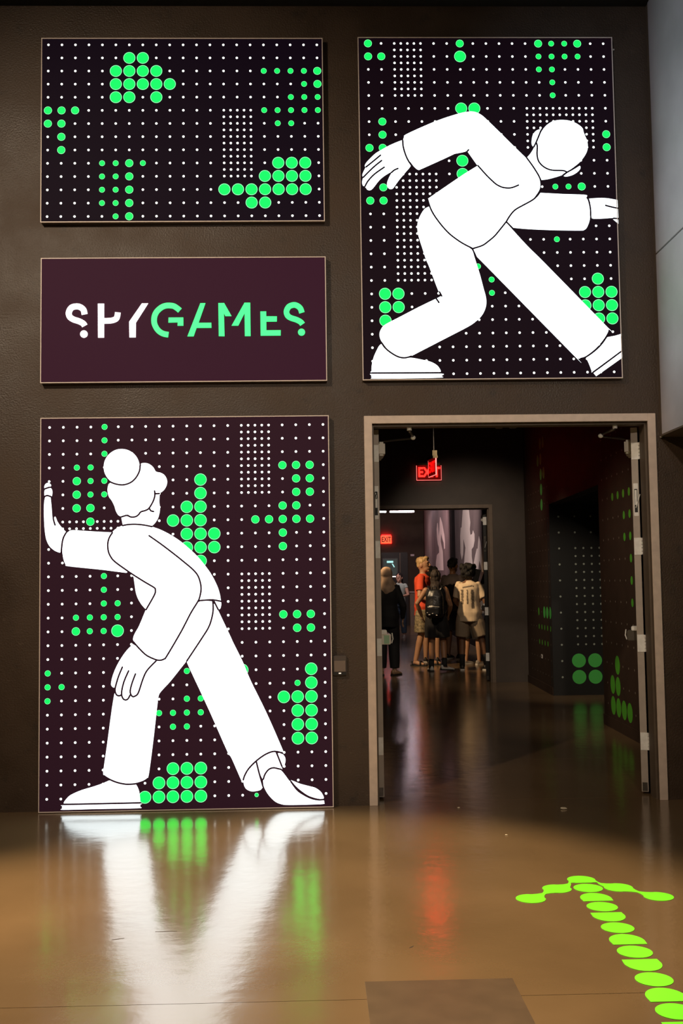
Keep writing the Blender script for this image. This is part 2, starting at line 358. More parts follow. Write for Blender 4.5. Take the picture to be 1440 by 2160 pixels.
for c, r in far_mid: link('green_dot', dotmesh('green_dot', 0.052, M_green) if c == 4 else G_far, wc, (0, wl(fy(c)), ROW[r]))
for c, r in far_small: link('green_dot', G_s, wc, (0, wl(fy(c)), ROW[r]))
def front(u, v): return (u, 6.1985, v)
bm = bmesh.new()
for r in range(11):
    for c in range(3):
        z, x = 0.222 + 0.1975*r, 3.035 + 0.2*c
        if c == 0 or r > 8: disc_bm(0.013, 10, front, bm, (x, z))
for r in range(13):
    for c in range(5): disc_bm(0.013, 10, front, bm, (3.236+0.1*c, 0.62+0.0987*r))
tag(obj('pale_dots', bm, M_pale, wn), kind='stuff')
G_n = dotmesh('green_dot', 0.086, mat('bright_green_vinyl', (0.12, 0.75, 0.14), 0.5), lambda u, v: (u, 6.1985, v))
for x in (3.241, 3.441):
    for z in (0.222, 0.422): link('green_dot', G_n, wn, (x, 0, z))
ART = {'RUN':{'shirt':[[296,1615],[311,1634],[447,1697],[552,1739],[668,1776],[723,1786],[745,1788],[776,1782],[810,1764],[840,1737],[912,1664],[1015,1557],[1102,1468],[1121,1446],[1151,1401],[1176,1352],[1186,1317],[1188,1290],[1185,1268],[1173,1242],[1144,1202],[1132,1185],[1078,1156],[1032,1130],[1006,1110],[980,1079],[955,1042,1],[923,1002],[880,952],[838,915],[796,887],[733,865,1],[702,882],[661,906],[589,959],[538,1015],[493,1076],[468,1122],[455,1156],[443,1198,1],[638,1332],[709,1379],[777,1420,1],[714,1514,1],[718,1526,1],[692,1514],[631,1502],[642,1508],[547,1463],[390,1392,1],[374,1400],[349,1427],[313,1483],[294,1536],[290,1589]],'hand':[[284,1589],[274,1591],[227,1572],[185,1552],[138,1525],[106,1505],[75,1476],[48,1447],[36,1428],[35,1418],[41,1414,1],[27,1386],[18,1362],[20,1349],[24,1345,1],[17,1323],[16,1304],[21,1289],[31,1284,1],[39,1275],[50,1261],[68,1258],[87,1272],[124,1319],[155,1348],[192,1372],[224,1390,1],[202,1361],[181,1314],[180,1287],[190,1269],[206,1265],[221,1274],[253,1319],[296,1371],[328,1408],[337,1423,1],[313,1464],[296,1509],[288,1557]],'neck':[[1104,1474,1],[1124,1496],[1141,1520],[1168,1567,1],[1175,1525],[1172,1486],[1180,1452],[1199,1423],[1227,1403],[1265,1389],[1304,1387],[1342,1385],[1366,1375,1],[1346,1361],[1322,1351],[1283,1339],[1235,1327],[1197,1323,1],[1178,1359],[1151,1408],[1123,1450]],'cap':[[1170,1574,1],[1179,1598],[1204,1647],[1233,1686],[1272,1715],[1311,1727],[1350,1729],[1388,1725],[1426,1712],[1459,1692],[1480,1670],[1485,1648],[1494,1621],[1505,1592],[1510,1558],[1506,1523],[1493,1494],[1473,1465],[1449,1438],[1410,1407],[1371,1380,1],[1347,1387],[1304,1389],[1265,1392],[1227,1405],[1199,1425],[1180,1454],[1174,1486],[1178,1530],[1173,1554]],'ear':[[1202,1662],[1185,1663],[1166,1652],[1148,1628],[1140,1598],[1138,1569],[1143,1553],[1153,1550],[1169,1584],[1189,1627]],'ear.1':[[1344,1349,1],[1366,1366],[1400,1387],[1434,1412],[1448,1419],[1457,1412],[1455,1397],[1438,1377],[1409,1358],[1380,1348],[1356,1345]],'sleeve':[[960,1046,1],[980,1074],[1009,1112],[1049,1138],[1124,1180],[1158,1211],[1181,1235],[1193,1236],[1334,1228],[1481,1222],[1495,1209],[1506,1174],[1513,1123],[1511,1071],[1503,1036],[1488,1002],[1470,986],[1442,982],[1272,985],[1103,993],[998,1003,1]],'hand.1':[[1508,1196,1],[1572,1200],[1629,1198],[1696,1186,1],[1698,1064,1],[1648,1065],[1603,1062],[1557,1060],[1529,1062],[1521,1071],[1519,1123],[1515,1169]],'finger':[[1662,1057,1],[1696,1057,1],[1697,1026,1]],'trouser_leg':[[958,1036,1],[1087,887],[1213,756],[1601,340],[1611,326],[1600,294],[1564,242],[1514,190],[1457,148],[1422,133],[1401,133],[1381,149],[807,760],[742,826],[735,858,1],[796,885],[838,914],[880,950],[923,1001]],'shoe':[[1457,139,1],[1477,91],[1490,53],[1500,43],[1596,111],[1693,182,1],[1695,293,1],[1655,281],[1596,270,1],[1563,228],[1514,179]],'sole':[[1503,35,1],[1520,14,1],[1695,135,1],[1695,174,1],[1595,101]],'trouser_leg.1':[[453,1148,1],[421,1130],[392,1085],[375,1038],[373,990],[381,942],[401,874],[425,794],[445,745],[500,590],[520,551,1],[487,534,1],[370,478],[252,417],[152,365],[123,333],[113,297],[124,256],[150,217],[190,181],[236,154],[276,147],[317,157],[364,180],[541,270],[688,345],[741,380],[783,421],[807,468],[814,510],[810,552],[798,599],[777,688],[752,776],[730,855,1],[702,877],[661,903],[589,956],[538,1011],[493,1073],[468,1116]],'shoe.1':[[124,237,1],[144,209],[190,173],[236,149],[276,141],[317,145],[387,132],[444,117],[485,93],[505,63],[506,51,1],[245,51],[65,51],[58,62],[61,103],[73,150],[91,191],[109,224]],'sole.1':[[62,43],[56,32],[58,16],[68,10],[245,10],[501,13],[510,24],[507,40],[245,41]]},'RUNL':[[[779,1421],[836,1354],[887,1303],[913,1285],[943,1273],[982,1269],[1013,1276],[1044,1289]],[[720,1528],[709,1516]],[[139,1493],[90,1452],[43,1414]],[[146,1457],[89,1410],[24,1345]],[[162,1412],[99,1367],[56,1322],[34,1284]],[[252,1403],[229,1393],[210,1377]],[[287,1591],[289,1552],[301,1504],[318,1461],[341,1424]],[[1202,1657],[1171,1584],[1151,1545]],[[1169,1574],[1175,1549],[1172,1496],[1180,1452],[1204,1420],[1237,1398],[1275,1388],[1342,1385],[1366,1375]],[[1448,1421],[1409,1397],[1366,1373],[1341,1356]],[[1103,1472],[1127,1438],[1151,1401],[1178,1354],[1192,1320]],[[1184,1240],[1164,1214],[1132,1187],[1078,1157],[1032,1132],[1006,1112],[980,1080],[957,1043,1],[923,1001],[880,950],[838,914],[796,885],[733,865,1],[661,904],[589,958],[538,1013],[493,1075],[468,1119],[455,1153],[443,1196]],[[1495,1203],[1506,1180],[1515,1128],[1515,1077]],[[957,1043],[1001,997]],[[1616,1150],[1656,1139],[1697,1130]],[[1665,1063],[1697,1061]],[[1603,284],[1563,228],[1514,181],[1457,142],[1422,131]],[[1500,40],[1595,108],[1693,179]],[[730,863],[748,823],[767,770]],[[509,578],[523,551]],[[485,537],[504,508]],[[113,262],[127,244],[155,205],[195,173],[236,151],[276,145],[317,155]],[[60,47],[507,45]]],'WOM':{'hair':[[444,2064],[473,2095],[573,2162],[636,2169],[640,2185],[656,2189],[680,2187],[703,2175],[720,2158],[731,2138],[743,2130],[763,2126],[785,2114],[800,2093],[806,2069],[802,2043],[787,2016],[766,1999],[743,1992],[730,1996,1],[725,1966],[713,1935],[693,1902],[683,1894],[663,1884],[639,1877],[626,1862],[609,1849],[589,1842],[569,1846],[553,1855],[533,1850],[516,1848],[496,1857],[480,1884],[470,1917],[453,1951],[436,1975],[428,2008],[428,2032],[434,2055]],'bun':[[631,2165],[625,2129],[609,2097],[584,2072],[552,2055],[517,2050],[482,2056],[450,2073],[425,2098],[408,2131],[403,2166],[408,2202],[424,2234],[449,2259],[481,2276],[516,2281],[552,2275],[584,2258],[609,2233],[625,2200]],'face':[[515,1840,1],[520,1813],[525,1791,1],[559,1797],[606,1798],[656,1792],[706,1783,1],[726,1801],[746,1831],[756,1864],[760,1898],[756,1938],[758,1989,1],[733,1989],[723,1959],[693,1899],[639,1876],[606,1846],[573,1843],[539,1850]],'hand':[[34,1981],[47,1984],[64,1979],[73,1967],[77,1926],[81,1881],[87,1841,1],[94,1852],[100,1847],[113,1817],[135,1786],[165,1754,1],[151,1726],[140,1689],[136,1651],[133,1625,1],[121,1624],[92,1637],[62,1664],[43,1701],[34,1742],[28,1802],[25,1877],[26,1941]],'finger':[[28,1983,1],[27,2009],[32,2026],[45,2035],[61,2037],[73,2029],[78,2009],[75,1982,1],[64,1988],[49,1990],[38,1988]],'finger.1':[[27,2032,1],[27,2047],[33,2060],[46,2068],[61,2065],[70,2052],[65,2041,1],[52,2040],[37,2035]],'sleeve':[[182,1756],[195,1763],[225,1764],[321,1756],[454,1747,1],[437,1719],[428,1689],[427,1659],[434,1629],[449,1595],[471,1573],[475,1560],[552,1496,1],[549,1490],[523,1492],[397,1510],[285,1523],[174,1537],[163,1547],[151,1577],[144,1614],[141,1651],[143,1689],[154,1722],[169,1745]],'jacket':[[525,1791],[558,1795],[609,1795],[665,1790],[738,1771],[812,1736],[879,1693],[935,1647],[992,1593],[1042,1533],[1087,1468],[1121,1399],[1137,1349],[1144,1306,1],[1098,1311],[1058,1310],[1007,1307,1],[995,1297],[953,1228],[891,1111],[829,1006],[795,954],[773,938],[750,934],[723,942],[672,968],[628,1010],[594,1055],[590,1077],[600,1105],[628,1155],[670,1256,1],[643,1286],[620,1325],[606,1367],[598,1423],[592,1463,1],[559,1497],[475,1557],[447,1591],[432,1628],[428,1673],[438,1712],[463,1754],[491,1776]],'trouser_leg':[[998,1297,1],[1043,1304],[1091,1301,1],[1095,1248],[1088,1203],[1068,1142],[1020,1065],[963,987],[927,930],[901,897],[823,801],[772,747],[750,714],[740,645],[721,481],[699,307],[683,207],[667,187],[614,172],[561,168],[508,175],[455,190],[412,217],[403,235],[407,277],[428,424],[454,619],[471,725,1],[544,895],[739,958],[829,1029]],'trouser_leg.1':[[1095,1282,1],[1105,1282],[1127,1242],[1211,1061],[1211,1058],[1280,917],[1329,798],[1428,593],[1526,365],[1527,349,1],[1481,353],[1451,349],[1400,323],[1360,290],[1315,242],[1285,199],[1278,180],[1274,172],[1267,174],[1206,314],[1177,363],[1069,610],[945,879],[928,921,1],[1020,1059],[1068,1136],[1088,1198]],'pocket':[[1105,1303,1],[1142,1297],[1146,1281],[1142,1259],[1133,1250],[1125,1259]],'hand.1':[[589,1038,1],[555,1006],[517,956],[483,896],[461,841],[451,797],[453,781],[464,769],[477,769,1],[478,742],[486,724],[503,716],[516,722,1],[522,702],[539,691],[556,695],[571,720,1],[583,711],[600,712],[619,730],[633,766],[650,816],[672,868],[700,898],[734,933,1],[672,968],[628,1010]],'cuff':[[1280,167],[1287,203],[1311,247],[1359,288,1],[1363,286],[1379,223],[1399,133,1],[1387,117],[1360,109],[1328,108],[1300,120],[1285,140]],'ankle':[[1366,297],[1412,330],[1453,347],[1481,347,1],[1498,305],[1525,239,1],[1498,247],[1466,252],[1438,244],[1415,222],[1399,184,1],[1388,205],[1377,245]],'cuff.1':[[1492,339,1],[1508,343],[1526,336],[1542,313],[1543,286],[1532,255],[1523,264]],'shoe':[[1404,182],[1415,213],[1438,239],[1466,247],[1498,243],[1525,228],[1552,192],[1584,150],[1616,109],[1661,77],[1707,55],[1752,45],[1782,47,1],[1785,29],[1775,21],[1660,19],[1569,19],[1523,23],[1478,41],[1437,82],[1410,128],[1403,159]],'sole':[[1577,173,1],[1602,163],[1639,148],[1689,134],[1730,122],[1762,99],[1778,74],[1782,58],[1771,52],[1730,59],[1684,76],[1643,104],[1607,136]],'shoe.1':[[158,55,1],[160,64],[176,85],[202,107],[265,134],[336,154],[390,171],[425,185],[443,191],[475,180],[515,170],[556,164],[607,164,1],[618,145],[627,118],[632,82],[633,54,1],[399,51]],'sole.1':[[160,44],[149,38],[148,24],[154,16],[354,17],[619,17],[633,25],[633,38],[627,46],[399,45]]},'WOML':[[[444,2070],[473,2058],[506,2051],[533,2051],[566,2061],[593,2079],[616,2108],[631,2142],[634,2172]],[[726,2009],[728,1989],[725,1966],[713,1935],[689,1897],[666,1884],[639,1876],[623,1857],[606,1846],[586,1843],[569,1846],[551,1855],[515,1845]],[[728,1991],[756,1992]],[[694,1895],[703,1882],[720,1877]],[[523,1790],[559,1796],[606,1797],[656,1792],[709,1781]],[[73,1971],[79,1911],[85,1839],[96,1799]],[[28,1981],[47,1987],[74,1977]],[[28,2029],[52,2038],[69,2040]],[[167,1750],[151,1722],[142,1689],[138,1651],[136,1625]],[[458,1745],[438,1712],[429,1673],[433,1628],[447,1594],[475,1560],[553,1502],[598,1471],[665,1428],[721,1394],[730,1380],[728,1357],[710,1321],[671,1254]],[[691,1723],[766,1669],[851,1603],[907,1557],[963,1509],[997,1469],[1014,1423],[1019,1378],[1010,1328],[996,1297],[953,1228],[891,1111],[801,960],[784,942],[756,934],[723,942],[672,968],[628,1010],[592,1052]],[[1004,1306],[1043,1309],[1094,1310],[1142,1301]],[[1093,1304],[1095,1248],[1085,1192],[1065,1136],[1020,1065],[927,927]],[[1102,1299],[1127,1248]],[[522,895],[497,835],[478,769],[477,742],[486,722],[503,716],[516,722]],[[561,871],[531,801],[517,735],[524,702],[539,690],[556,695],[571,720]],[[604,851],[581,789],[571,740],[583,712],[600,712],[622,733],[650,816],[678,873],[734,931]],[[1278,180],[1287,207],[1311,247],[1357,293],[1412,332],[1462,352],[1499,350],[1526,340]],[[1361,290],[1377,223],[1401,137]],[[1490,341],[1521,260]],[[1404,182],[1415,213],[1438,241],[1466,251],[1498,245],[1525,233],[1570,173]],[[1577,164],[1616,111],[1661,79],[1707,57],[1748,48],[1782,49]],[[160,49],[632,50]],[[407,221],[443,198],[488,179],[533,168],[569,166],[609,169],[654,182],[681,199]]],'LOGO':[['s','w','s',[[282,446],[274,477],[250,495],[224,498],[197,489],[181,459],[187,431],[211,413],[246,401],[273,386],[283,371]],38],['c','w','s',[[278,317],[302,317]],0],['p','w','p',[[367,515,1],[407,515,1],[407,293,1],[369,293,1]],0],['s','w','p',[[403,402],[453,404],[483,415],[492,434],[495,457]],36],['p','w','y',[[650,515,1],[690,515,1],[611,389,1],[610,293,1],[570,293,1],[568,395,1]],0],['s','g','g',[[894,467],[875,483],[854,496],[829,500],[804,499],[781,491],[760,476],[743,457],[732,434],[728,408],[730,383],[739,360],[753,339],[772,323],[795,313],[820,309]],36],['p','g','g',[[821,421,1],[916,421,1],[916,367,1],[879,367,1],[880,389,1],[820,388,1]],0],['p','g','a',[[1026,514,1],[1059,514,1],[1014,385,1],[1096,385,1],[1097,352,1],[1001,352,1],[982,297,1],[942,297,1]],0],['p','g','m',[[1142,514,1],[1180,514,1],[1227,428,1],[1187,428,1],[1178,447,1],[1181,296,1],[1144,297,1]],0],['p','g','m',[[1311,515,1],[1348,515,1],[1349,296,1],[1312,296,1],[1311,447,1],[1270,365,1],[1227,365,1]],0],['p','g','e',[[1413,457,1],[1451,457,1],[1451,425,1],[1520,424,1],[1519,390,1],[1451,390,1],[1451,333,1],[1544,333,1],[1543,298,1],[1414,298,1]],0],['s','g','s',[[1682,447],[1671,477],[1648,495],[1624,498],[1597,486],[1582,456],[1590,428],[1611,413],[1646,401],[1673,386],[1685,371]],36],['c','g','s',[[1678,319],[1701,319]],0]],'LAT':{'TL':[[46,1190],[1805,1190],[43,39],[1809,38]],'BL':[[58,2424],[1806,2427],[52,82],[1797,86]],'RT':[[68,2252],[1634,2250],[66,36],[1639,42]]},'BAN':[[[21.21,3.14],[20.7,2.95],[20.34,2.73],[20.13,2.61],[20.02,2.43],[20.05,2.26],[20.29,2.25],[20.41,2.42],[20.79,2.55],[21.09,2.68],[21.25,2.49],[21.0,2.35],[20.7,2.21],[20.57,1.71],[23.11,1.74],[22.96,1.95],[22.54,2.16],[21.8,2.21],[21.86,2.35],[22.19,2.45],[22.42,2.65],[22.46,2.87],[22.24,3.04],[22.06,3.02],[21.87,2.84],[21.79,2.65],[21.57,2.82],[21.48,3.01],[21.33,3.13]],[[15.65,3.02],[14.62,2.95],[14.46,2.74],[14.34,2.6],[14.46,2.46],[14.39,2.35],[14.1,2.35],[13.93,2.42],[13.69,2.33],[13.69,2.2],[13.91,2.09],[14.22,2.05],[14.23,1.91],[14.11,1.78],[14.12,1.6],[15.82,1.62],[15.54,1.95],[15.34,2.12],[15.49,2.2],[15.7,2.32],[15.71,2.17],[15.8,1.99],[16.1,1.88],[16.35,2.04],[16.34,2.41],[16.19,2.58],[16.01,2.59]],[[13.0,2.27],[12.81,2.15],[12.67,1.99],[12.55,1.78],[12.46,1.58],[12.66,1.58],[12.85,1.71],[13.04,1.8],[13.25,1.59],[14.1,1.6],[13.98,1.74],[13.67,1.91],[13.38,2.04],[13.25,2.03],[13.14,2.16]]]}

# ------------------------------------------------------------------ backlit panels
GREEN = (0.012, 1.0, 0.155)
M_lit = mat('backlit_white_print', (0.8, 0.8, 0.8), 0.5, em=(0.84, 0.96, 1.0), es=2.5)
M_litg = mat('backlit_green_print', (0.005, 0.30, 0.05), 0.5, em=(0.004, 1.0, 0.07), es=2.0, spec=0.1)
M_litr = mat('backlit_pale_green_rim', (0.2, 0.6, 0.4), 0.5, em=(0.25, 1.0, 0.42), es=1.2)
M_dot = mat('backlit_dot_print', (0.8, 0.8, 0.8), 0.5, em=(0.92, 1.0, 0.97), es=1.5)
M_alu = mat('champagne_profile', (0.95, 0.83, 0.76), 0.45)
M_side = mat('dark_profile_side', (0.10, 0.08, 0.07), 0.5)
def ground(name, base, em): return mat(name, base, 0.6, em=em, es=1.0, spec=0.08)
GR = {'TL': ground('print_black_violet', (0.008, 0.004, 0.010), (0.003, 0.0012, 0.004)),
      'RT': ground('print_black_plum', (0.010, 0.005, 0.009), (0.004, 0.0015, 0.0035)),
      'BL': ground('print_dark_plum', (0.020, 0.007, 0.012), (0.017, 0.0055, 0.010)),
      'SG': ground('print_plum', (0.026, 0.008, 0.016), (0.026, 0.0065, 0.015))}
RECT = {'TL': (-1.745, 0.098, 3.768, 5.004), 'SG': (-1.740, 0.100, 2.715, 3.533), 'BL': (-1.737, 0.107, 0.004, 2.490), 'RT': (0.330, 2.024, 2.716, 5.010)}
def disc_me(name, r):
    bm = bmesh.new(); n = 32
    def ring(q): return [bm.verts.new((q*math.cos(k*2*math.pi/n), 0, q*math.sin(k*2*math.pi/n))) for k in range(n)]
    a, b = ring(r*0.91 if r > 0.015 else r*0.8), ring(r)
    bm.faces.new(a)
    for k in range(n):
        f = bm.faces.new((a[k], b[k], b[(k+1) % n], a[(k+1) % n])); f.material_index = 1
    bmesh.ops.recalc_face_normals(bm, faces=bm.faces)
    me = bpy.data.meshes.new(name); bm.to_mesh(me); bm.free(); me.materials.append(M_litg); me.materials.append(M_litr); return me
DS = {'L': disc_me('green_dot', 0.0392), 'M': disc_me('green_dot', 0.0262), 'S': disc_me('green_dot', 0.0188), 's': disc_me('green_dot', 0.013)}
def panel(key, name, label):
    x0, x1, z0, z1 = RECT[key]; w, h = x1-x0, z1-z0
    p = empty(name, (x0, 0, z0)); tag(p, label, 'light box')
    obj('housing', box(0.001, w-0.001, -0.046, 0, 0.001, h-0.001), M_side, p)
    obj('printed_face', box(0.004, w-0.004, -0.0485, -0.046, 0.004, h-0.004), GR[key], p)
    t = 0.0055
    for a in ((0, t, 0, h), (w-t, w, 0, h)): obj('edge_profile', box(a[0], a[1], -0.052, -0.040, a[2], a[3]), M_alu, p)
    for a in ((t, w-t, 0, t), (t, w-t, h-t, h)): obj('edge_profile', box(a[0], a[1], -0.052, -0.040, a[2], a[3]), M_alu, p)
    return p, w, h
def lattice(key, p, nc, nr, greens, dense):
    q = ART['LAT'][key]
    def at(c, r):
        u, v = c/(nc-1), r/(nr-1)
        return tuple(((q[0][k]*(1-u)+q[1][k]*u)*(1-v) + (q[2][k]*(1-u)+q[3][k]*u)*v)/1000 for k in (0, 1))
    G = {}
    for tok in greens.split():
        rr, rest = tok.split(':')
        for it in rest.split(','):
            sz = it[-1]; cs = it[:-1].split('-'); 
            for c in range(int(cs[0]), int(cs[-1])+1): G[(c, int(rr))] = sz
    bm = bmesh.new()
    def dot(c, r):
        x, z = at(c, r); disc_bm(0.0083, 8, lambda u, v: (u, -0.0490, v), bm, (x, z))
    for c in range(nc):
        for r in range(nr):
            if (c, r) not in G and not any(a <= c <= b and e <= r <= f for a, b, e, f in dense): dot(c, r)
    for a, b, e, f in dense:
        for i in range(int((b-a)*2)+1):
            for j in range(int((f-e)*2)+1):
                if (a+i/2, e+j/2) not in G: dot(a+i/2, e+j/2)
    tag(obj('white_dots', bm, M_dot, p), kind='stuff')
    for (c, r), s in sorted(G.items()):
        x, z = at(c, r); link('green_dot', DS[s], p, (x, -0.0492, z))
def figure(p, shapes, lines, ground_m):
    for i, (k, pts) in enumerate(shapes.items()):
        poly = [(u/1000, v/1000) for u, v in spline(pts, True)]
        yy = -0.0496 - 0.00002*i
        obj('printed_'+k.split('.')[0], fill(poly, lambda u, v: (u, yy, v)), M_lit, p)
    for L in lines:
        obj('outline_stroke', ribbon([(u/1000, v/1000) for u, v in spline(L, False, 5)], 0.0108, lambda u, v: (u, -0.0506, v), bmesh.new()), ground_m, p)
p, w, h = panel('TL', 'dot_light_box', 'wide backlit panel of green dots above the lettered panel')
lattice('TL', p, 21, 14, '1:6-7L 2:5-8L,16-19S,20M 3:5-9L,19S,20M 4:5-6L,8L,18-20S 5:0-2M,16-20S 6:0-1M,17-18S 7:1M 8:1M 9:4-5S,6M,7S,17-19L 10:4-5S,6M,16-19L 11:4-5S,6M,13-19L 12:4-5S,6M,15-16L 13:5S,6M', [(13, 15, 5, 10)])
p, w, h = panel('RT', 'runner_light_box', 'tall backlit panel with a crouching white runner above the doorway')
lattice('RT', p, 19, 26, '0:0M,7M,13M,14-15S,16M 1:0-1M,7L,13-16S 2:13-14S 3:14S 4:14S 5:7-8L 6:1M 7:1M,18M 8:0-1M,18M 9:7L 10:7L 11:1M,14-15S,16M 12:0-1M 15:14S 17:8S 18:9S,17L 19:1-2L,9S,16-18L 20:1-2L,16-18L 21:1L,17-18L', [(2, 4, 0, 4), (12, 17, 5, 8), (2, 5, 10, 18)])
figure(p, ART['RUN'], ART['RUNL'], GR['RT'])
p, w, h = panel('BL', 'stepping_woman_light_box', 'tall backlit panel of a stepping white woman standing on the floor')
lattice('BL', p, 21, 28, '0:4S 1:4S 2:4S 3:2-3S,17-19M 4:2M,3-4S,11L,18-19M 5:2M,3-4S,11L,18-19M 6:2-3M,10-11L,17-18M 7:3M,9-11L,15-19M 8:10-12L,17M 9:10-12L,17M 10:11L 11:4S 12:4S 13:4-5S 14:2-5S,17-19M 15:2M,3-4S,5L,18-19M 18:0S,10S,14L,19L 19:0-1S,18S,19L 20:0S,10-11S,17-19L 21:8-11S,18-19L 22:9-10S,18-19L 23:18-19L 25:9-11L 26:8-11L 27:7-11L,15s', [(14, 16, 0, 5), (14, 16, 11, 15), (1, 6, 7, 8)])
figure(p, ART['WOM'], ART['WOML'], GR['BL'])
p, w, h = panel('SG', 'lettered_light_box', 'plum backlit panel lettered SPYGAMES in white and green')
M_logo_w = mat('lit_white_letter', (0.9, 0.9, 0.9), 0.4, em=(1.0, 0.98, 1.0), es=1.6)
M_logo_g = mat('lit_green_letter', (0.05, 0.6, 0.2), 0.4, em=(0.03, 1.0, 0.24), es=1.15)
letters = {}
for kind, colr, ch, pts, wd in ART['LOGO']:
    key = (colr, ch, round(pts[0][0]/190) if ch == 's' else 0)
    letters.setdefault(key, []).append((kind, pts, wd))
def relief(bm0, y, t):            # give flat letters a real thickness
    ex = bmesh.ops.extrude_face_region(bm0, geom=list(bm0.faces))
    bmesh.ops.translate(bm0, verts=[g for g in ex['geom'] if isinstance(g, bmesh.types.BMVert)], vec=(0, -t, 0))
    bmesh.ops.recalc_face_normals(bm0, faces=bm0.faces); return bm0
for (colr, ch, _), items in letters.items():
    bm = bmesh.new(); pl = lambda u, v: (u/1000, -0.0486, v/1000)
    for kind, pts, wd in items:
        if kind == 'p': fill([q[:2] for q in pts], pl, bm)
        elif kind == 's': ribbon(spline(pts, False, 6), wd, pl, bm, caps=False)
        else: disc_bm(math.dist(pts[0], pts[1]), 28, pl, bm, pts[0])
    obj('letter_'+ch, relief(bm, 0, 0.006), M_logo_w if colr == 'w' else M_logo_g, p)

# ------------------------------------------------------------------ card reader beside the doorway
cr = empty('card_reader', (0.158, 0, 0.823)); tag(cr, 'small dark card reader on the wall left of the doorway', 'card reader')
obj('reader_case', box(-0.042, 0.042, -0.028, 0, 0, 0.126), mat('dark_grey_plastic', (0.10, 0.08, 0.07), 0.4), cr, bevel=0.004)
obj('reader_face', box(-0.036, 0.036, -0.031, -0.028, 0.024, 0.094), mat('brown_grey_plastic', (0.22, 0.17, 0.14), 0.35), cr, bevel=0.001)
obj('reader_base', box(-0.040, 0.040, -0.032, -0.028, 0.004, 0.022), M_rubber, cr)
obj('indicator', box(-0.008, 0.007, -0.034, -0.032, 0.011, 0.018), mat('indicator_light', (0.8, 0.7, 0.6), 0.4, em=(1, 0.85, 0.7), es=0.8), cr)

# ------------------------------------------------------------------ floor decal arrow
M_dec = mat('lime_vinyl', (0.21, 1.0, 0.025), 0.4)
M_decr = mat('pale_lime_edge', (0.55, 0.95, 0.22), 0.4)
ar = empty('floor_arrow_decal', (1.22, -1.9, 0)); tag(ar, 'lime green arrow of dots stuck on the floor pointing to the doorway', 'floor decal')
pz = lambda u, v: (u, v, 0.0008)
def slab(poly, name):
    bm = fill(poly, pz); ex = bmesh.ops.extrude_face_region(bm, geom=list(bm.faces))
    bmesh.ops.translate(bm, verts=[g for g in ex['geom'] if isinstance(g, bmesh.types.BMVert)], vec=(0, 0, 0.0012))
    bmesh.ops.recalc_face_normals(bm, faces=bm.faces)
    return obj(name, bm, M_dec, ar)
ax, r0 = 0.016, 0.066
def shaft(k): return (0.017 - 0.0055*k - 0.0002*k*k, 0.005 - 0.1395*k)
for k in range(0, 13):
    cx, cy = shaft(k); t = [i*2*math.pi/36 for i in range(36)]
    if k % 2 == 0: slab([(cx+r0*math.cos(a), cy+r0*math.sin(a)) for a in t], 'arrow_dot')
    elif k % 4 == 1:    # flat towards the viewer
        up = [(cx+r0*1.04*math.cos(a), cy-0.018+r0*1.2*math.sin(a)) for a in [i*math.pi/18 for i in range(19)]]
        slab([(cx+r0*1.0, cy-0.058)] + up + [(cx-r0*1.0, cy-0.058)], 'arrow_half_dot')
    else:               # flat away from the viewer
        dn = [(cx+r0*1.04*math.cos(a), cy+0.018+r0*1.2*math.sin(a)) for a in [-i*math.pi/18 for i in range(19)]]
        slab([(cx+r0*1.0, cy+0.058)] + dn + [(cx-r0*1.0, cy+0.058)], 'arrow_half_dot')
# head: five dots melting into each other
hd = [(-0.276, -0.136), (-0.127, 0.005), (0.020, 0.140), (0.156, 0.004), (0.292, -0.145)]
def head_outline():
    rr, g, nk = 0.066, R(30), 0.010
    ang = lambda i, j: math.atan2(hd[j][1]-hd[i][1], hd[j][0]-hd[i][0])
    def arc(i, s, e, n=10):
        while e > s: e -= 2*math.pi
        return [(hd[i][0]+rr*math.cos(s+(e-s)*k/n), hd[i][1]+rr*math.sin(s+(e-s)*k/n)) for k in range(n+1)]
    def neck(i, j, up):
        a = ang(i, j) + (math.pi/2 if up else -math.pi/2)
        return ((hd[i][0]+hd[j][0])/2+nk*math.cos(a), (hd[i][1]+hd[j][1])/2+nk*math.sin(a))
    out = arc(0, ang(0, 1)-g, ang(0, 1)+g, 20)
    for i in (1, 2, 3): out += [neck(i-1, i, True)] + arc(i, ang(i, i-1)-g, ang(i, i+1)+g)
    out += [neck(3, 4, True)] + arc(4, ang(4, 3)-g, ang(4, 3)+g, 20)
    out += [neck(3, 4, False)] + arc(3, ang(3, 4)-g, ang(3, 2)+g) + [neck(2, 3, False)]
    cx, cy = hd[2]; out += [(cx+0.060, cy-0.046), (cx+0.03, cy-0.050), (cx-0.03, cy-0.050), (cx-0.060, cy-0.046)]
    out += [neck(1, 2, False)] + arc(1, ang(1, 2)-g, ang(1, 0)+g) + [neck(0, 1, False)]
    return spline(out, True, 2)
slab(head_outline(), 'arrow_head')

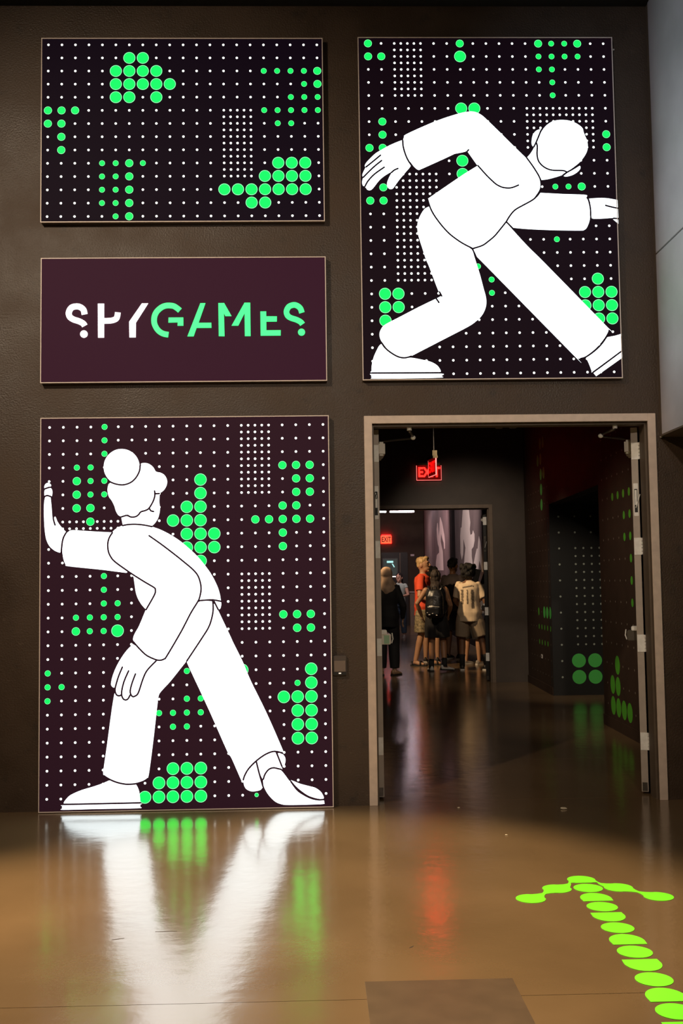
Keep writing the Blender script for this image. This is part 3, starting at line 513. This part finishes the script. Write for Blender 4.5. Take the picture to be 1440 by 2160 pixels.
# ------------------------------------------------------------------ floor patch and scraps
fp = obj('floor_patch', box(-0.262, 0.262, -0.35, 0.35, 0, 0.0012), mat('dull_grey_brown_patch', (0.105, 0.070, 0.042), 0.3, var=0.12, scale=9), None, (0.425, -3.318, 0.0))
tag(fp, 'dull square patch in the floor at the front edge of the picture', 'floor patch')
M_paper = mat('scrap_paper', (0.75, 0.66, 0.5), 0.7)
for (x, y, s, lab) in ((1.52, -0.22, 0.018, 'crumpled cream paper scrap on the floor before the doorway'), (0.885, -0.13, 0.009, 'tiny paper crumb left of the cream scrap before the doorway'), (1.05, -0.86, 0.008, 'tiny pale crumb on the floor between arrow and doorway')):
    bm = ell((0, 0, s*0.35), (s, s*0.7, s*0.35), u=7, v=5)
    for v in bm.verts: v.co += Vector((random.uniform(-1, 1), random.uniform(-1, 1), 0))*s*0.25
    tag(obj('paper_scrap', bm, M_paper, None, (x, y, 0.0005)), lab, 'litter')
# worn marks in the floor
M_mark = mat('dark_gouge', (0.035, 0.02, 0.012), 0.7)
for k, (x, y, ln, a) in enumerate(((-0.62, -2.37, 0.088, 0.02), (-0.80, -2.45, 0.05, 0.3), (0.36, -2.62, 0.03, 0.9))):
    bm = bmesh.new(); fill([(-ln/2, -0.002), (0, -0.0045), (ln/2, -0.001), (ln/2, 0.002), (0, 0.0025), (-ln/2, 0.0015)], lambda u, v: (x+u*math.cos(a)-v*math.sin(a), y+u*math.sin(a)+v*math.cos(a), 0.0004), bm)
    obj('gouge_mark', bm, M_mark, fl)
so = empty('wall_socket', (WX, WY, 0), -A); tag(so, 'tiny pale socket on the corridor wall beyond the recess', 'socket')
obj('socket_plate', box(-0.006, 0, 6.70, 6.79, 0.405, 0.455), M_white, so, bevel=0.001); obj('socket_hole', box(-0.0075, -0.006, 6.73, 6.76, 0.42, 0.44), M_rubber, so)
# bits on the wall
tag(obj('wall_nail', cyl((0, -0.012, 0), (0, 0, 0), 0.006, 8), M_white, None, (2.043, 0, 4.945)), 'small pale stub on the wall beside the runner panel', 'wall fixing')

# ------------------------------------------------------------------ exit signs
M_red = mat('red_lit_letter', (0.6, 0.02, 0.02), 0.4, em=(1.0, 0.003, 0.002), es=20.0)
M_red2 = mat('dim_red_lit_letter', (0.6, 0.02, 0.02), 0.4, em=(1.0, 0.004, 0.003), es=1.6)
M_rededge = mat('red_lit_edge', (0.8, 0.2, 0.2), 0.3, em=(1.0, 0.16, 0.14), es=1.6)
M_acr = mat('dark_red_acrylic', (0.10, 0.004, 0.004), 0.12, em=(0.10, 0.0, 0.0), es=1.0)
M_gold = mat('brass_canopy', (0.16, 0.12, 0.06), 0.4, metal=0.6)
def text_mesh(body, size, depth):
    cu = bpy.data.curves.new('lettering', 'FONT'); cu.body = body; cu.size = size; cu.extrude = depth; cu.align_x = 'CENTER'; cu.align_y = 'CENTER'; cu.resolution_u = 3
    cu.offset = size*0.025
    o = bpy.data.objects.new('tmp', cu); COL.objects.link(o)
    me = bpy.data.meshes.new_from_object(o.evaluated_get(bpy.context.evaluated_depsgraph_get()))
    bpy.data.objects.remove(o); me.name = 'lettering'
    # stand it up: text lies in XY -> XZ, facing -Y
    me.transform(Matrix(((1, 0, 0, 0), (0, 0, -1, 0), (0, 1, 0, 0), (0, 0, 0, 1))))
    return me
def exit_sign(label, loc, rz, w, h, double=False, lit_face=None, let=None):
    e = empty('exit_sign', loc, rz); tag(e, label, 'exit sign')
    obj('sign_panel', box(-w/2, w/2, -0.006, 0.006, 0, h), lit_face or M_acr, e)
    for a in ((-w/2-0.006, -w/2, 0, h), (w/2, w/2+0.006, 0, h), (-w/2-0.006, w/2+0.006, -0.006, 0)): obj('edge_glow', box(a[0], a[1], -0.007, 0.007, a[2], a[3]), M_rededge if not lit_face else M_red, e)
    obj('canopy', box(-w*0.45, w*0.45, -0.03, 0.03, h, h+0.035), M_gold if not lit_face else M_red, e, bevel=0.004)
    for s in ((-1, 1) if double else (-1,)):
        me = text_mesh('EXIT', h*0.92, 0.002); me.materials.append((let or M_red) if not lit_face else M_rubber)
        t = link('letters', me, e, (0, s*0.0085, h*0.5)); t.scale = (w*0.92/max(0.01, me.vertices and max(v.co.x for v in me.vertices)*2), 1, 1)
        if s == 1: t.rotation_euler = (0, 0, math.pi)
    return e
exit_sign('red edge-lit exit sign on the wall above the far doorway', (1.632, 7.955, 2.842), 0, 0.34, 0.205)
e2 = exit_sign('red exit sign hung edge-on from the corridor ceiling', (1.478, 6.16, 2.72), R(99), 0.33, 0.20, True, None, M_red2)
obj('hanger', box(-0.12, -0.04, -0.03, 0.03, 0.235, 0.30), M_gold, e2); obj('hanger_rod', cyl((-0.08, 0, 0.30), (-0.08, 0, 0.88), 0.008), M_steel_d, e2)
e3 = exit_sign('distant orange-red exit sign above the small far door', (2.391, 27.94, 2.70), 0, 0.34, 0.25, False, mat('orange_red_face', (0.5, 0.05, 0.02), 0.4, em=(1.0, 0.07, 0.02), es=2.2))

# ------------------------------------------------------------------ things in the room beyond
M_tube = mat('lit_linear_diffuser', (0.9, 0.9, 0.9), 0.4, em=(1.0, 0.74, 0.80), es=42.0)
for x0, x1, lab in ((2.314, 3.046, 'longer white linear light hung from the far ceiling'), (1.50, 2.20, 'linear light at the far ceiling, cut by the left door leaf')):
    L = empty('linear_light', ((x0+x1)/2, 25.0, 3.525)); tag(L, lab, 'lamp', 'linear ceiling lights')
    hw = (x1-x0)/2
    obj('lamp_housing', box(-hw, hw, -0.05, 0.05, 0.045, 0.09), M_steel_d, L)
    obj('diffuser', box(-hw, hw, -0.05, 0.05, 0, 0.045), M_tube, L, bevel=0.01)
    for s in (-0.8, 0.8): obj('suspension_rod', cyl((hw*s, 0, 0.09), (hw*s, 0, 0.675), 0.006), M_steel_d, L)
M_ban = mat('grey_banner_print', (0.21, 0.155, 0.15), 0.7, var=0.25, scale=1.2, spec=0.1)
M_banf = mat('cream_banner_print', (0.86, 0.72, 0.66), 0.7, var=0.06, scale=2, spec=0.1)
def banner(label, y0, y1, figs):
    b = empty('wall_banner', (WX, WY, 0), -A); tag(b, label, 'banner', 'grey figure banners on the far right wall')
    obj('banner_panel', box(-0.03, 0, wl(y0), wl(y1), 0.9, 3.75), M_ban, b)
    for f in figs:
        bm = fill([(q[0], q[1]) for q in f], lambda u, v: (-0.032, wl(u), v))
        obj('printed_figure', bm, M_banf, b)
banner('farther grey banner with a slender pale figure', 19.07, 27.3, ART['BAN'][:1])
banner('nearer grey banner with pale arms and pointed shapes', 12.5, 17.48, ART['BAN'][1:])
ct = empty('counter', (3.36, 27.99, 0)); tag(ct, 'brown counter against the far wall behind the man', 'counter')
obj('counter_body', box(-0.24, 0.22, -0.30, 0, 0, 1.07), M_frame2, ct); obj('counter_top', box(-0.26, 0.23, -0.33, 0, 1.07, 1.12), mat('pale_counter_top', (0.34, 0.27, 0.24), 0.4), ct)
sg = obj('wall_sign', box(-0.06, 0.06, -0.012, 0, 0, 0.06), mat('pale_sign', (0.62, 0.52, 0.55), 0.5), None, (3.25, 28.0, 2.275)); tag(sg, 'small pale sign on the far wall above the man', 'sign')
ds = empty('display_stand', (2.90, 11.92, 0), 0); tag(ds, 'black stand of tilted screens at the right wall behind the cream shirt', 'display stand')
obj('stand_post', box(-0.03, 0.03, -0.03, 0.03, 0.02, 1.32), M_rubber, ds); obj('stand_base', box(-0.12, 0.10, -0.12, 0.12, 0, 0.02), M_rubber, ds)
for k, (dy, tilt) in enumerate(((-0.10, 0.26), (0.14, 0.32))):
    bm = box(-0.055, 0.055, -0.012, 0.012, 0, 0.42)
    o = obj('tilted_screen', bm, mat('black_screen', (0.015, 0.016, 0.02), 0.2), ds, (-0.11+0.17*k, dy*0.5, 1.22)); o.rotation_euler = (0.1, tilt, 0)
obj('cross_bar', box(-0.15, 0.11, -0.02, 0.02, 1.28, 1.36), M_rubber, ds); obj('lower_panel', box(-0.14, 0.10, -0.035, 0.0, 0.75, 1.2), mat('blue_grey_panel', (0.16, 0.16, 0.20), 0.5), ds)

# ------------------------------------------------------------------ people
SCR = bpy.data.scenes.new('scratch')      # an empty scene to shape meshes in; removed below
def scratch_graph():
    vl = SCR.view_layers[0]; vl.update(); return vl.depsgraph
def surf(name, bm, voxel, m, parent, wob=0.0, wscale=9.0, smooth=2, seed=0.0):
    me = bpy.data.meshes.new('tmp'); bm.to_mesh(me); bm.free()
    o = bpy.data.objects.new('tmp', me); SCR.collection.objects.link(o)
    md = o.modifiers.new('r', 'REMESH'); md.mode = 'VOXEL'; md.voxel_size = voxel; md.adaptivity = 0.0
    if smooth: sm = o.modifiers.new('s', 'SMOOTH'); sm.factor = 0.5; sm.iterations = smooth
    res = bpy.data.meshes.new_from_object(o.evaluated_get(scratch_graph()))
    bpy.data.objects.remove(o); bpy.data.meshes.remove(me); res.name = name
    if wob:
        co = [v.co.copy() for v in res.vertices]; no = [v.vector.copy() for v in res.vertex_normals]; flat = []
        for c, n in zip(co, no): flat.extend(c + n*noise.noise(Vector((c.x*wscale+seed, c.y*wscale, c.z*wscale*0.5)))*wob)
        res.vertices.foreach_set('co', flat)
    res.materials.clear(); res.materials.append(m)
    res.polygons.foreach_set('use_smooth', [True]*len(res.polygons)); res.update()
    return link(name, res, parent)
HS = 1.10
def ellh(c, r, *a): return ell(c, tuple(q*HS for q in r), *a)
def skin(name, c): return mat(name, c, 0.5, var=0.06, scale=14)
def lerp(a, b, t): return tuple(a[i]+(b[i]-a[i])*t for i in range(3))
BASE = dict(hipL=(-.09, 0, .92), kneeL=(-.10, .02, .50), ankL=(-.11, -.02, .085), footL=0.0,
            hipR=(.09, 0, .92), kneeR=(.10, .02, .50), ankR=(.11, -.02, .085), footR=0.0,
            shL=(-.160, 0, 1.41), elL=(-.225, -.03, 1.13), wrL=(-.25, .05, .89),
            shR=(.160, 0, 1.41), elR=(.225, -.03, 1.13), wrR=(.25, .05, .89), head=0.0, liftL=0.0, liftR=0.0)
TORSO = [(0, 0, .88, .13, .10), (0, 0, .95, .155, .11), (0, 0, 1.05, .138, .10), (0, 0, 1.14, .132, .098), (0, 0, 1.25, .155, .108), (0, 0, 1.35, .168, .108), (0, 0, 1.42, .150, .092), (0, 0, 1.46, .085, .068), (0, 0, 1.48, .058, .058)]
def hand(bm, wr, el):
    w, e = Vector(wr), Vector(el); d = (w-e).normalized()
    side = Vector((0, 1, 0)) if abs(d.z) > 0.6 else Vector((0, 0, 1)); s = (side - d*side.dot(d)).normalized(); n = d.cross(s)
    q = Matrix((s, n, d)).transposed()
    ell(w+d*0.05, (.038, .016, .052), bm, q)
    for k, ln in enumerate((.062, .072, .067, .052)):
        b0 = w + d*0.085 + s*(0.027-0.018*k)
        tube([b0, b0+d*ln*0.5+n*0.006, b0+d*ln+n*0.022], [.0095, .009, .0075], 8, bm)
    t0 = w + d*0.03 + s*0.033
    tube([t0, t0+d*0.03+s*0.02, t0+d*0.06+s*0.024], [.012, .010, .008], 8, bm)
def person(label, loc, h, rz, pose, skin_m, parts):
    J = dict(BASE); J.update(pose); k = h/1.75
    root = empty('person', (loc[0], loc[1], 0), rz); tag(root, label, 'person'); root.scale = (k, k, k)
    bm = rings(TORSO); tube([(0, 0, 1.44), (0, 0.005, 1.50), (0, 0.012, 1.57)], [.062, .054, .056], 14, bm)
    hq = Matrix.Rotation(J['head'], 3, 'Z')
    H = lambda x, y, z: tuple(hq @ Vector((x*HS, y*HS, 0)) + Vector((0, 0.012, 1.535+(z-1.56)*HS)))
    ellh(H(0, 0, 1.645), (.074, .092, .105), bm, hq); ellh(H(0, .028, 1.585), (.056, .066, .056), bm, hq)
    tube([H(0, .088, 1.665), H(0, .108, 1.632), H(0, .100, 1.618)], [.011, .016, .014], 8, bm)
    ellh(H(0, .088, 1.585), (.024, .012, .009), bm, hq); ellh(H(0, .080, 1.548), (.022, .018, .016), bm, hq)
    ellh(H(0, .078, 1.675), (.050, .018, .010), bm, hq)
    for s in (-1, 1): ellh(H(s*.076, -.005, 1.63), (.012, .022, .032), bm, hq)
    for s in 'LR':
        tube([J['sh'+s], lerp(J['sh'+s], J['el'+s], .45), J['el'+s], lerp(J['el'+s], J['wr'+s], .35), J['wr'+s]], [.056, .048, .040, .040, .026], 12, bm)
        ell(J['sh'+s], (.052, .055, .052), bm); hand(bm, J['wr'+s], J['el'+s])
        tube([J['hip'+s], lerp(J['hip'+s], J['knee'+s], .5), J['knee'+s], lerp(J['knee'+s], J['ank'+s], .3), J['ank'+s]], [.092, .075, .054, .055, .036], 14, bm)
        a = Vector(J['ank'+s]); fd = Matrix.Rotation(J['foot'+s], 3, 'Z') @ Vector((0, 1, 0))
        tube([a - fd*0.03 + Vector((0, 0, -.02)), a + fd*0.06 + Vector((0, 0, -.045)), a + fd*0.15 + Vector((0, 0, -.06))], [.036, .034, .022], 10, bm)
    body = surf('body', bm, 0.0085, skin_m, root)
    # eyes and mouth
    for s in (-1, 1): obj('eye', ellh(H(s*.030, .084, 1.652), (.011, .008, .007)), M_eye, root, smooth=True)
    obj('mouth', ellh(H(0, .097, 1.587), (.020, .005, .004)), M_lip, root, smooth=True)
    for f in parts: f(root, J, H, hq)
    return root
M_eye = mat('dark_eye', (0.02, 0.015, 0.012), 0.2); M_lip = mat('lip', (0.35, 0.10, 0.08), 0.5)
def shirt(m, hem=0.86, sleeve=0.62, ease=0.024, name='shirt', flare=0.015, wob=0.012, collar=1.475):
    def f(root, J, H, hq):
        L = [(cx, cy, z, rx+ease+(flare*max(0, (1.1-z)/0.25)), ry+ease+(flare*max(0, (1.1-z)/0.25))) for cx, cy, z, rx, ry in TORSO if hem < z <= 1.43]
        L = [(0, 0, hem, L[0][3]+0.004, L[0][4]+0.004)] + L + [(0, 0, 1.452, .105, .080), (0, 0, collar, .068, .066)]
        bm = rings(L, 24)
        for s in 'LR':
            a, e, w = J['sh'+s], J['el'+s], J['wr'+s]
            if sleeve <= 0: continue
            if sleeve <= 1: tube([lerp(a, e, -0.12), lerp(a, e, .2), lerp(a, e, sleeve)], [.056, .064, .066], 14, bm)
            else: tube([lerp(a, e, -0.12), lerp(a, e, .4), e, lerp(e, w, sleeve-1)], [.068, .064, .054, .042], 14, bm)
            ell(a, (.058, .066, .056), bm)
        surf(name, bm, 0.011, m, root, wob, 8, 2, random.uniform(0, 50))
    return f
def legs_cloth(m, to=0.9, ease=0.028, name='shorts', waist=0.98, wob=0.010, hemr=None):
    def f(root, J, H, hq):
        bm = rings([(0, 0, .84, .150, .118), (0, 0, .90, .172, .128), (0, 0, waist, .165, .120)], 22)
        for s in 'LR':
            a, kn, an = J['hip'+s], J['knee'+s], J['ank'+s]
            if to <= 1: tube([lerp(a, kn, -.05), lerp(a, kn, .35), lerp(a, kn, to)], [.098, .092+ease*.6, hemr or (.080+ease)], 16, bm)
            else: tube([lerp(a, kn, -.05), lerp(a, kn, .5), kn, lerp(kn, an, (to-1)*.5), lerp(kn, an, to-1)], [.098, .078+ease, .062+ease, .058+ease, hemr or (.050+ease)], 16, bm)
        surf(name, bm, 0.011, m, root, wob, 8, 2, random.uniform(0, 50))
    return f
def skirt(m, z0=0.55, r0=0.21, name='skirt'):
    def f(root, J, H, hq): surf(name, rings([(0, 0, z0, r0, r0*.8), (0, 0, .75, r0*.95, r0*.78), (0, 0, .92, .178, .135), (0, 0, 1.0, .158, .12)], 24), 0.011, m, root, 0.016, 9)
    return f
def shoes(m, sole_m, L=0.27, sandal=False, tongue=None):
    def f(root, J, H, hq):
        for s in 'LR':
            a = Vector(J['ank'+s]); g = Matrix.Rotation(J['foot'+s], 3, 'Z'); z0 = J['lift'+s]; tilt = min(1.0, z0*6)
            rot = g @ Matrix.Rotation(-tilt*0.6, 3, 'X')
            P = lambda x, y, z: tuple(rot @ Vector((x, y, z)) + Vector((a.x, a.y, a.z-0.085)))
            bm = bmesh.new(); prof = [(-.075, .030, .075), (-.03, .036, .085), (.04, .040, .075), (.11, .045, .050), (.165, .040, .038), (.195, .020, .026)]
            rr = []
            for y, w, hh in prof:
                rr.append([bm.verts.new(P(w*math.cos(t), y, max(0.012, 0.012+hh*max(0, math.sin(t))))) for t in [i*2*math.pi/14 for i in range(14)]])
            for i in range(len(rr)-1):
                for q in range(14): bm.faces.new((rr[i][q], rr[i][(q+1) % 14], rr[i+1][(q+1) % 14], rr[i+1][q]))
            bm.faces.new(rr[0][::-1]); bm.faces.new(rr[-1])
            if sandal:
                bm.free(); bm = tube([P(-.046, .10, .018), P(-.03, .09, .065), P(.0, .085, .075), P(.03, .09, .065), P(.046, .10, .018)], .013, 8)
                tube([P(-.04, -.03, .02), P(-.045, -.05, .06), P(0, -.075, .065), P(.045, -.05, .06), P(.04, -.03, .02)], .010, 8, bm)
            sh = obj('sandal' if sandal else 'shoe', bm, m, root, smooth=True)
            bm = bmesh.new(); out = [(-.034, -.080), (-.042, 0), (-.046, .09), (-.044, .15), (-.022, .198), (.022, .198), (.044, .15), (.046, .09), (.042, 0), (.034, -.080)]
            lo = [bm.verts.new(P(x, y, 0.0)) for x, y in out]; hi = [bm.verts.new(P(x*.98, y, 0.022)) for x, y in out]
            bm.faces.new(lo[::-1]); bm.faces.new(hi)
            for i in range(len(out)): bm.faces.new((lo[i], lo[(i+1) % len(out)], hi[(i+1) % len(out)], hi[i]))
            bmesh.ops.recalc_face_normals(bm, faces=bm.faces)
            obj('sole', bm, sole_m, sh)
    return f
def socks(m, top=0.24):
    def f(root, J, H, hq):
        for s in 'LR':
            a, kn = J['ank'+s], J['knee'+s]; obj('sock', tube([lerp(a, kn, -0.08), lerp(a, kn, .3), lerp(a, kn, top/0.42)], [.045, .046, .054], 12), m, root, smooth=True)
    return f
def hair(m, style='short'):
    def f(root, J, H, hq):
        if style == 'short': bm = ellh(H(0, -.014, 1.690), (.081, .094, .072), None, hq); ellh(H(0, -.050, 1.645), (.070, .050, .060), bm, hq)
        else: bm = ellh(H(0, -.018, 1.675), (.085, .098, .092), None, hq); ellh(H(0, -.045, 1.63), (.076, .065, .085), bm, hq)
        if style == 'short': ellh(H(0, .035, 1.735), (.062, .055, .030), bm, hq)
        if style == 'bushy':
            for i in range(16):
                t = i*2.399; ellh(H(.088*math.cos(t), -.03+.08*math.sin(t), 1.665+.06*math.sin(i*1.7)), (.045, .045, .045), bm, hq)
            ellh(H(0, -.06, 1.60), (.100, .065, .075), bm, hq); ellh(H(0, -.02, 1.725), (.070, .075, .052), bm, hq)
        if style == 'long':
            tube([H(0, -.045, 1.62), H(0, -.075, 1.50), H(.01, -.105, 1.36), H(.015, -.115, 1.22)], [.078, .085, .078, .045], 14, bm, (1, .55))
        if style == 'ponytail':
            tube([H(0, -.08, 1.70), H(0, -.14, 1.66), H(0, -.15, 1.55), H(.01, -.13, 1.42)], [.030, .040, .042, .018], 10, bm)
        surf('hair', bm, 0.009, m, root, 0.016, 26, 1, random.uniform(0, 50))
    return f
def scarf(m):
    def f(root, J, H, hq):
        bm = ellh(H(0, -.012, 1.668), (.094, .108, .105), None, hq)
        tube([H(0, -.03, 1.64), H(.01, -.05, 1.53), H(.02, -.06, 1.44), H(.03, -.075, 1.33)], [.098, .105, .13, .09], 16, bm, (1, .72))
        tube([H(.05, .02, 1.56), H(.12, .03, 1.47), H(.175, .0, 1.43)], [.05, .05, .03], 12, bm)
        surf('headscarf', bm, 0.010, m, root, 0.014, 16, 2)
    return f
def cl(n, c, r=0.8, var=0.12, sc=12): return mat(n, c, r, var=var, scale=sc)
SK1, SK2, SK3 = skin('tan_skin', (0.48, 0.26, 0.15)), skin('brown_skin', (0.20, 0.095, 0.05)), skin('fair_skin', (0.62, 0.38, 0.26))
BLK = cl('black_cloth', (0.010, 0.009, 0.010)); DKH = cl('dark_hair', (0.005, 0.0035, 0.003), 0.8); BRH = cl('brown_hair', (0.022, 0.012, 0.007), 0.75)
WHS = cl('white_shoe', (0.55, 0.53, 0.50), 0.6); BKS = cl('black_shoe', (0.015, 0.014, 0.014), 0.5); SOLW = cl('white_sole', (0.65, 0.62, 0.58), 0.6)
TANS = cl('tan_shoe', (0.36, 0.22, 0.12), 0.6, 0.4, 30); SOLB = cl('black_sole', (0.012, 0.012, 0.012), 0.7)
# woman in black with a beige headscarf, half hidden by the left door leaf
person('person in black with a beige headscarf, seen from behind at the left leaf', (1.115, 9.45), 1.64, R(-12), dict(elR=(.27, .0, 1.12), wrR=(.24, .12, .90), ankL=(-.10, -.02, .085), footR=R(-25), footL=R(15)), SK3,
       [shirt(BLK, 0.78, 1.92, 0.034, 'tunic', 0.03), legs_cloth(BLK, 1.93, 0.03, 'trousers'), shoes(TANS, SOLB), scarf(cl('beige_scarf', (0.46, 0.31, 0.21), 0.8, 0.25, 9))])
# man in the orange shirt
person('blond person in orange shirt and patterned shorts facing right', (1.85, 11.2), 1.84, R(-108), dict(head=R(-8), elR=(.26, .0, 1.12), wrR=(.17, .24, 1.02), elL=(-.24, .02, 1.12), wrL=(-.05, .26, 1.03), ankL=(-.10, .10, .085), kneeL=(-.09, .10, .50), ankR=(.10, -.12, .085), kneeR=(.10, -.02, .5), footL=R(10), footR=R(-10)), SK1,
       [shirt(cl('orange_cotton', (0.80, 0.085, 0.030), 0.8, 0.08), 0.80, 0.72, 0.03, 'shirt', 0.02), legs_cloth(cl('patterned_cotton', (0.24, 0.19, 0.11), 0.8, 0.75, 26), 0.93, 0.034, 'shorts'), shoes(BKS, SOLB, sandal=True), hair(cl('blond_hair', (0.55, 0.36, 0.17), 0.5, 0.25, 30), 'short')])
# dark haired person between the man and the backpack wearer
person('dark haired person in dark clothes between orange shirt and backpack', (2.06, 11.95), 1.68, R(-10), dict(elR=(.24, .08, 1.15), wrR=(.14, .27, 1.1)), SK1,
       [shirt(cl('black_brown_cotton', (0.020, 0.014, 0.012)), 0.84, 0.6, 0.024), legs_cloth(cl('dark_olive_cotton', (0.035, 0.03, 0.022)), 0.9), shoes(BKS, SOLW), hair(DKH, 'bushy')])
# tall person in dark grey
person('tall person in dark grey shirt with swept black hair, behind the cream shirt', (2.55, 12.6), 1.84, R(-35), dict(elL=(-.25, .05, 1.14), wrL=(-.16, .25, 1.05)), SK2,
       [shirt(cl('dark_grey_cotton', (0.085, 0.065, 0.068)), 0.84, 0.66, 0.026), legs_cloth(cl('black_denim', (0.016, 0.015, 0.018)), 1.0, 0.03), shoes(BKS, SOLW), hair(DKH, 'short')])
# young person behind the cream shirt reaching to the screens
person('smaller person mostly hidden behind the cream shirt, reaching right', (2.66, 11.35), 1.46, R(-55), dict(elL=(-.27, .12, 1.2), wrL=(-.18, .36, 1.28), elR=(.25, .05, 1.14), wrR=(.2, .26, 1.1), ankR=(.2, .05, .085), kneeR=(.15, .08, .5)), SK1,
       [shirt(cl('grey_cotton', (0.10, 0.09, 0.09)), 0.84, 0.6), legs_cloth(BLK, 0.95), shoes(cl('grey_shoe', (0.34, 0.30, 0.27), 0.6), SOLW), hair(DKH, 'short')])
# backpack wearer
bpk_loc, bpk_h, bpk_rz = (1.935, 10.02), 1.60, R(-14)
person('bare armed person in black shorts wearing the black backpack', bpk_loc, bpk_h, bpk_rz, dict(elL=(-.33, -.03, 1.17), wrL=(-.27, .10, .95), shL=(-.175, 0, 1.40), elR=(.25, .0, 1.13), wrR=(.20, .16, .98), ankL=(-.10, -.02, .085), kneeL=(-.085, .03, .5), ankR=(.14, -.10, .11), kneeR=(.11, .03, .5), footL=R(20), footR=R(-50), liftR=0.02), skin('warm_brown_skin', (0.33, 0.165, 0.085)),
       [shirt(BLK, 0.86, 0.0, 0.02, 'tank_top'), legs_cloth(BLK, 0.80, 0.055, 'shorts', hemr=.125), socks(BLK, 0.10), shoes(WHS, SOLB), hair(BRH, 'long')])
# cream shirt
cream_loc, cream_h, cream_rz = (2.485, 10.18), 1.69, R(-16)
cream = person('person in cream printed shirt and beige shorts seen from behind', cream_loc, cream_h, cream_rz, dict(head=R(-18), hipL=(-.10, 0, .92), kneeL=(-.13, .03, .50), ankL=(-.13, -.03, .085), kneeR=(.19, .03, .51), ankR=(.27, -.02, .085), footL=R(10), footR=R(-25), elR=(.27, -.02, 1.13), wrR=(.31, .05, .88), elL=(-.24, .06, 1.14), wrL=(-.17, .24, 1.02)), SK2,
       [shirt(cl('cream_cotton', (0.72, 0.56, 0.38), 0.8, 0.08), 0.80, 0.78, 0.036, 'printed_shirt', 0.028, 0.016), legs_cloth(cl('beige_cotton', (0.33, 0.25, 0.17), 0.8, 0.08), 0.88, 0.05, 'shorts', hemr=.122), socks(BLK, 0.17), shoes(BKS, SOLW), hair(DKH, 'bushy')])
# the print on the back of the cream shirt: rows of small dark lines lying on the cloth
sh = [c for c in cream.children if c.name.startswith('printed_shirt')][0]
tree = BVHTree.FromPolygons([v.co for v in sh.data.vertices], [p.vertices for p in sh.data.polygons])
bm = bmesh.new()
def stamp(u0, u1, z0, z1):
    n = 4; cols = []
    for i in range(n+1):
        u = u0+(u1-u0)*i/n; pr = []
        for z in (z0, z1):
            hit = tree.ray_cast(Vector((u, -1, z)), Vector((0, 1, 0)))
            if hit[0] is None: return
            pr.append(bm.verts.new(hit[0] + Vector((0, -0.003, 0))))
        cols.append(pr)
    for a, b in zip(cols, cols[1:]): bm.faces.new((a[0], b[0], b[1], a[1]))
def block():
    global bm
    if len(bm.faces): tag(obj('back_print', bm, M_print, cream), kind='stuff')
    bm = bmesh.new()
M_print = cl('dark_print', (0.07, 0.05, 0.035))
for i in range(7): stamp(-.085+i*.024, -.085+i*.024+.018, 1.352+.004*i, 1.375+.004*i)
stamp(.085, .100, 1.372, 1.392); block()
for c, wd, n in ((-.115, .045, 13), (-.018, .028, 13), (.055, .050, 17)):
    for r in range(n):
        z = 1.325 - r*.0185; a = random.uniform(-.006, .006); stamp(c+a, c+wd*random.uniform(.75, 1), z-.0125, z)
    block()
# distant woman
person('distant dark haired person in a pale teal top and jeans by the far door', (2.19, 20.4), 1.66, R(172), dict(head=R(-15), elL=(-.24, .06, 1.15), wrL=(-.10, .20, 1.12), elR=(.25, .02, 1.14), wrR=(.10, .22, 1.10)), SK3,
       [shirt(cl('pale_teal_cotton', (0.40, 0.52, 0.46)), 0.95, 0.3, 0.02), legs_cloth(cl('blue_denim', (0.06, 0.10, 0.15)), 1.9, 0.02, 'jeans'), shoes(WHS, SOLW), hair(DKH, 'long')])
# backpack
k = bpk_h/1.75
bp = empty('backpack', (bpk_loc[0], bpk_loc[1], 0), bpk_rz); bp.scale = (k, k, k); tag(bp, 'shiny black backpack worn by the bare armed person', 'backpack')
M_bag = mat('black_nylon', (0.012, 0.012, 0.014), 0.35, var=0.3, scale=30, bump=0.3, bscale=30); M_bagl = mat('pale_bag_patch', (0.55, 0.52, 0.48), 0.4)
bm = rings([(0, -.215, .93, .125, .055), (0, -.225, .97, .155, .085), (0, -.225, 1.15, .160, .090), (0, -.215, 1.30, .150, .080), (0, -.195, 1.40, .11, .055), (0, -.185, 1.42, .06, .03)], 22)
surf('bag_body', bm, 0.010, M_bag, bp, 0.008, 14)
bm = rings([(0, -.300, .95, .09, .03), (0, -.315, .99, .115, .045), (0, -.315, 1.10, .115, .045), (0, -.300, 1.15, .10, .03)], 18)
surf('front_pocket', bm, 0.009, M_bag, bp, 0.008, 14)
for s in (-1, 1):
    obj('shoulder_strap', tube([(s*.09, -.16, 1.40), (s*.125, -.06, 1.475), (s*.14, .06, 1.455), (s*.155, .135, 1.32), (s*.17, .10, 1.12), (s*.165, -.08, 1.02), (s*.14, -.17, 1.0)], .022, 8, None, (1, .4)), M_bag, bp, smooth=True)
obj('carry_loop', tube([(-.04, -.19, 1.41), (-.03, -.20, 1.46), (.03, -.20, 1.46), (.04, -.19, 1.41)], .008, 8), M_bag, bp, smooth=True)
for x, z, a in ((-.07, .985, .018), (.055, .975, .016), (-.015, 1.005, .014), (-.105, 1.02, .012)):
    obj('reflective_patch', ell((x, -.361, z), (a, .004, a*.55)), M_bagl, bp, smooth=True)
obj('zip', tube([(-.10, -.352, 1.115), (0, -.366, 1.125), (.10, -.352, 1.115)], .005, 6), M_bagl, bp)

bpy.data.scenes.remove(SCR)
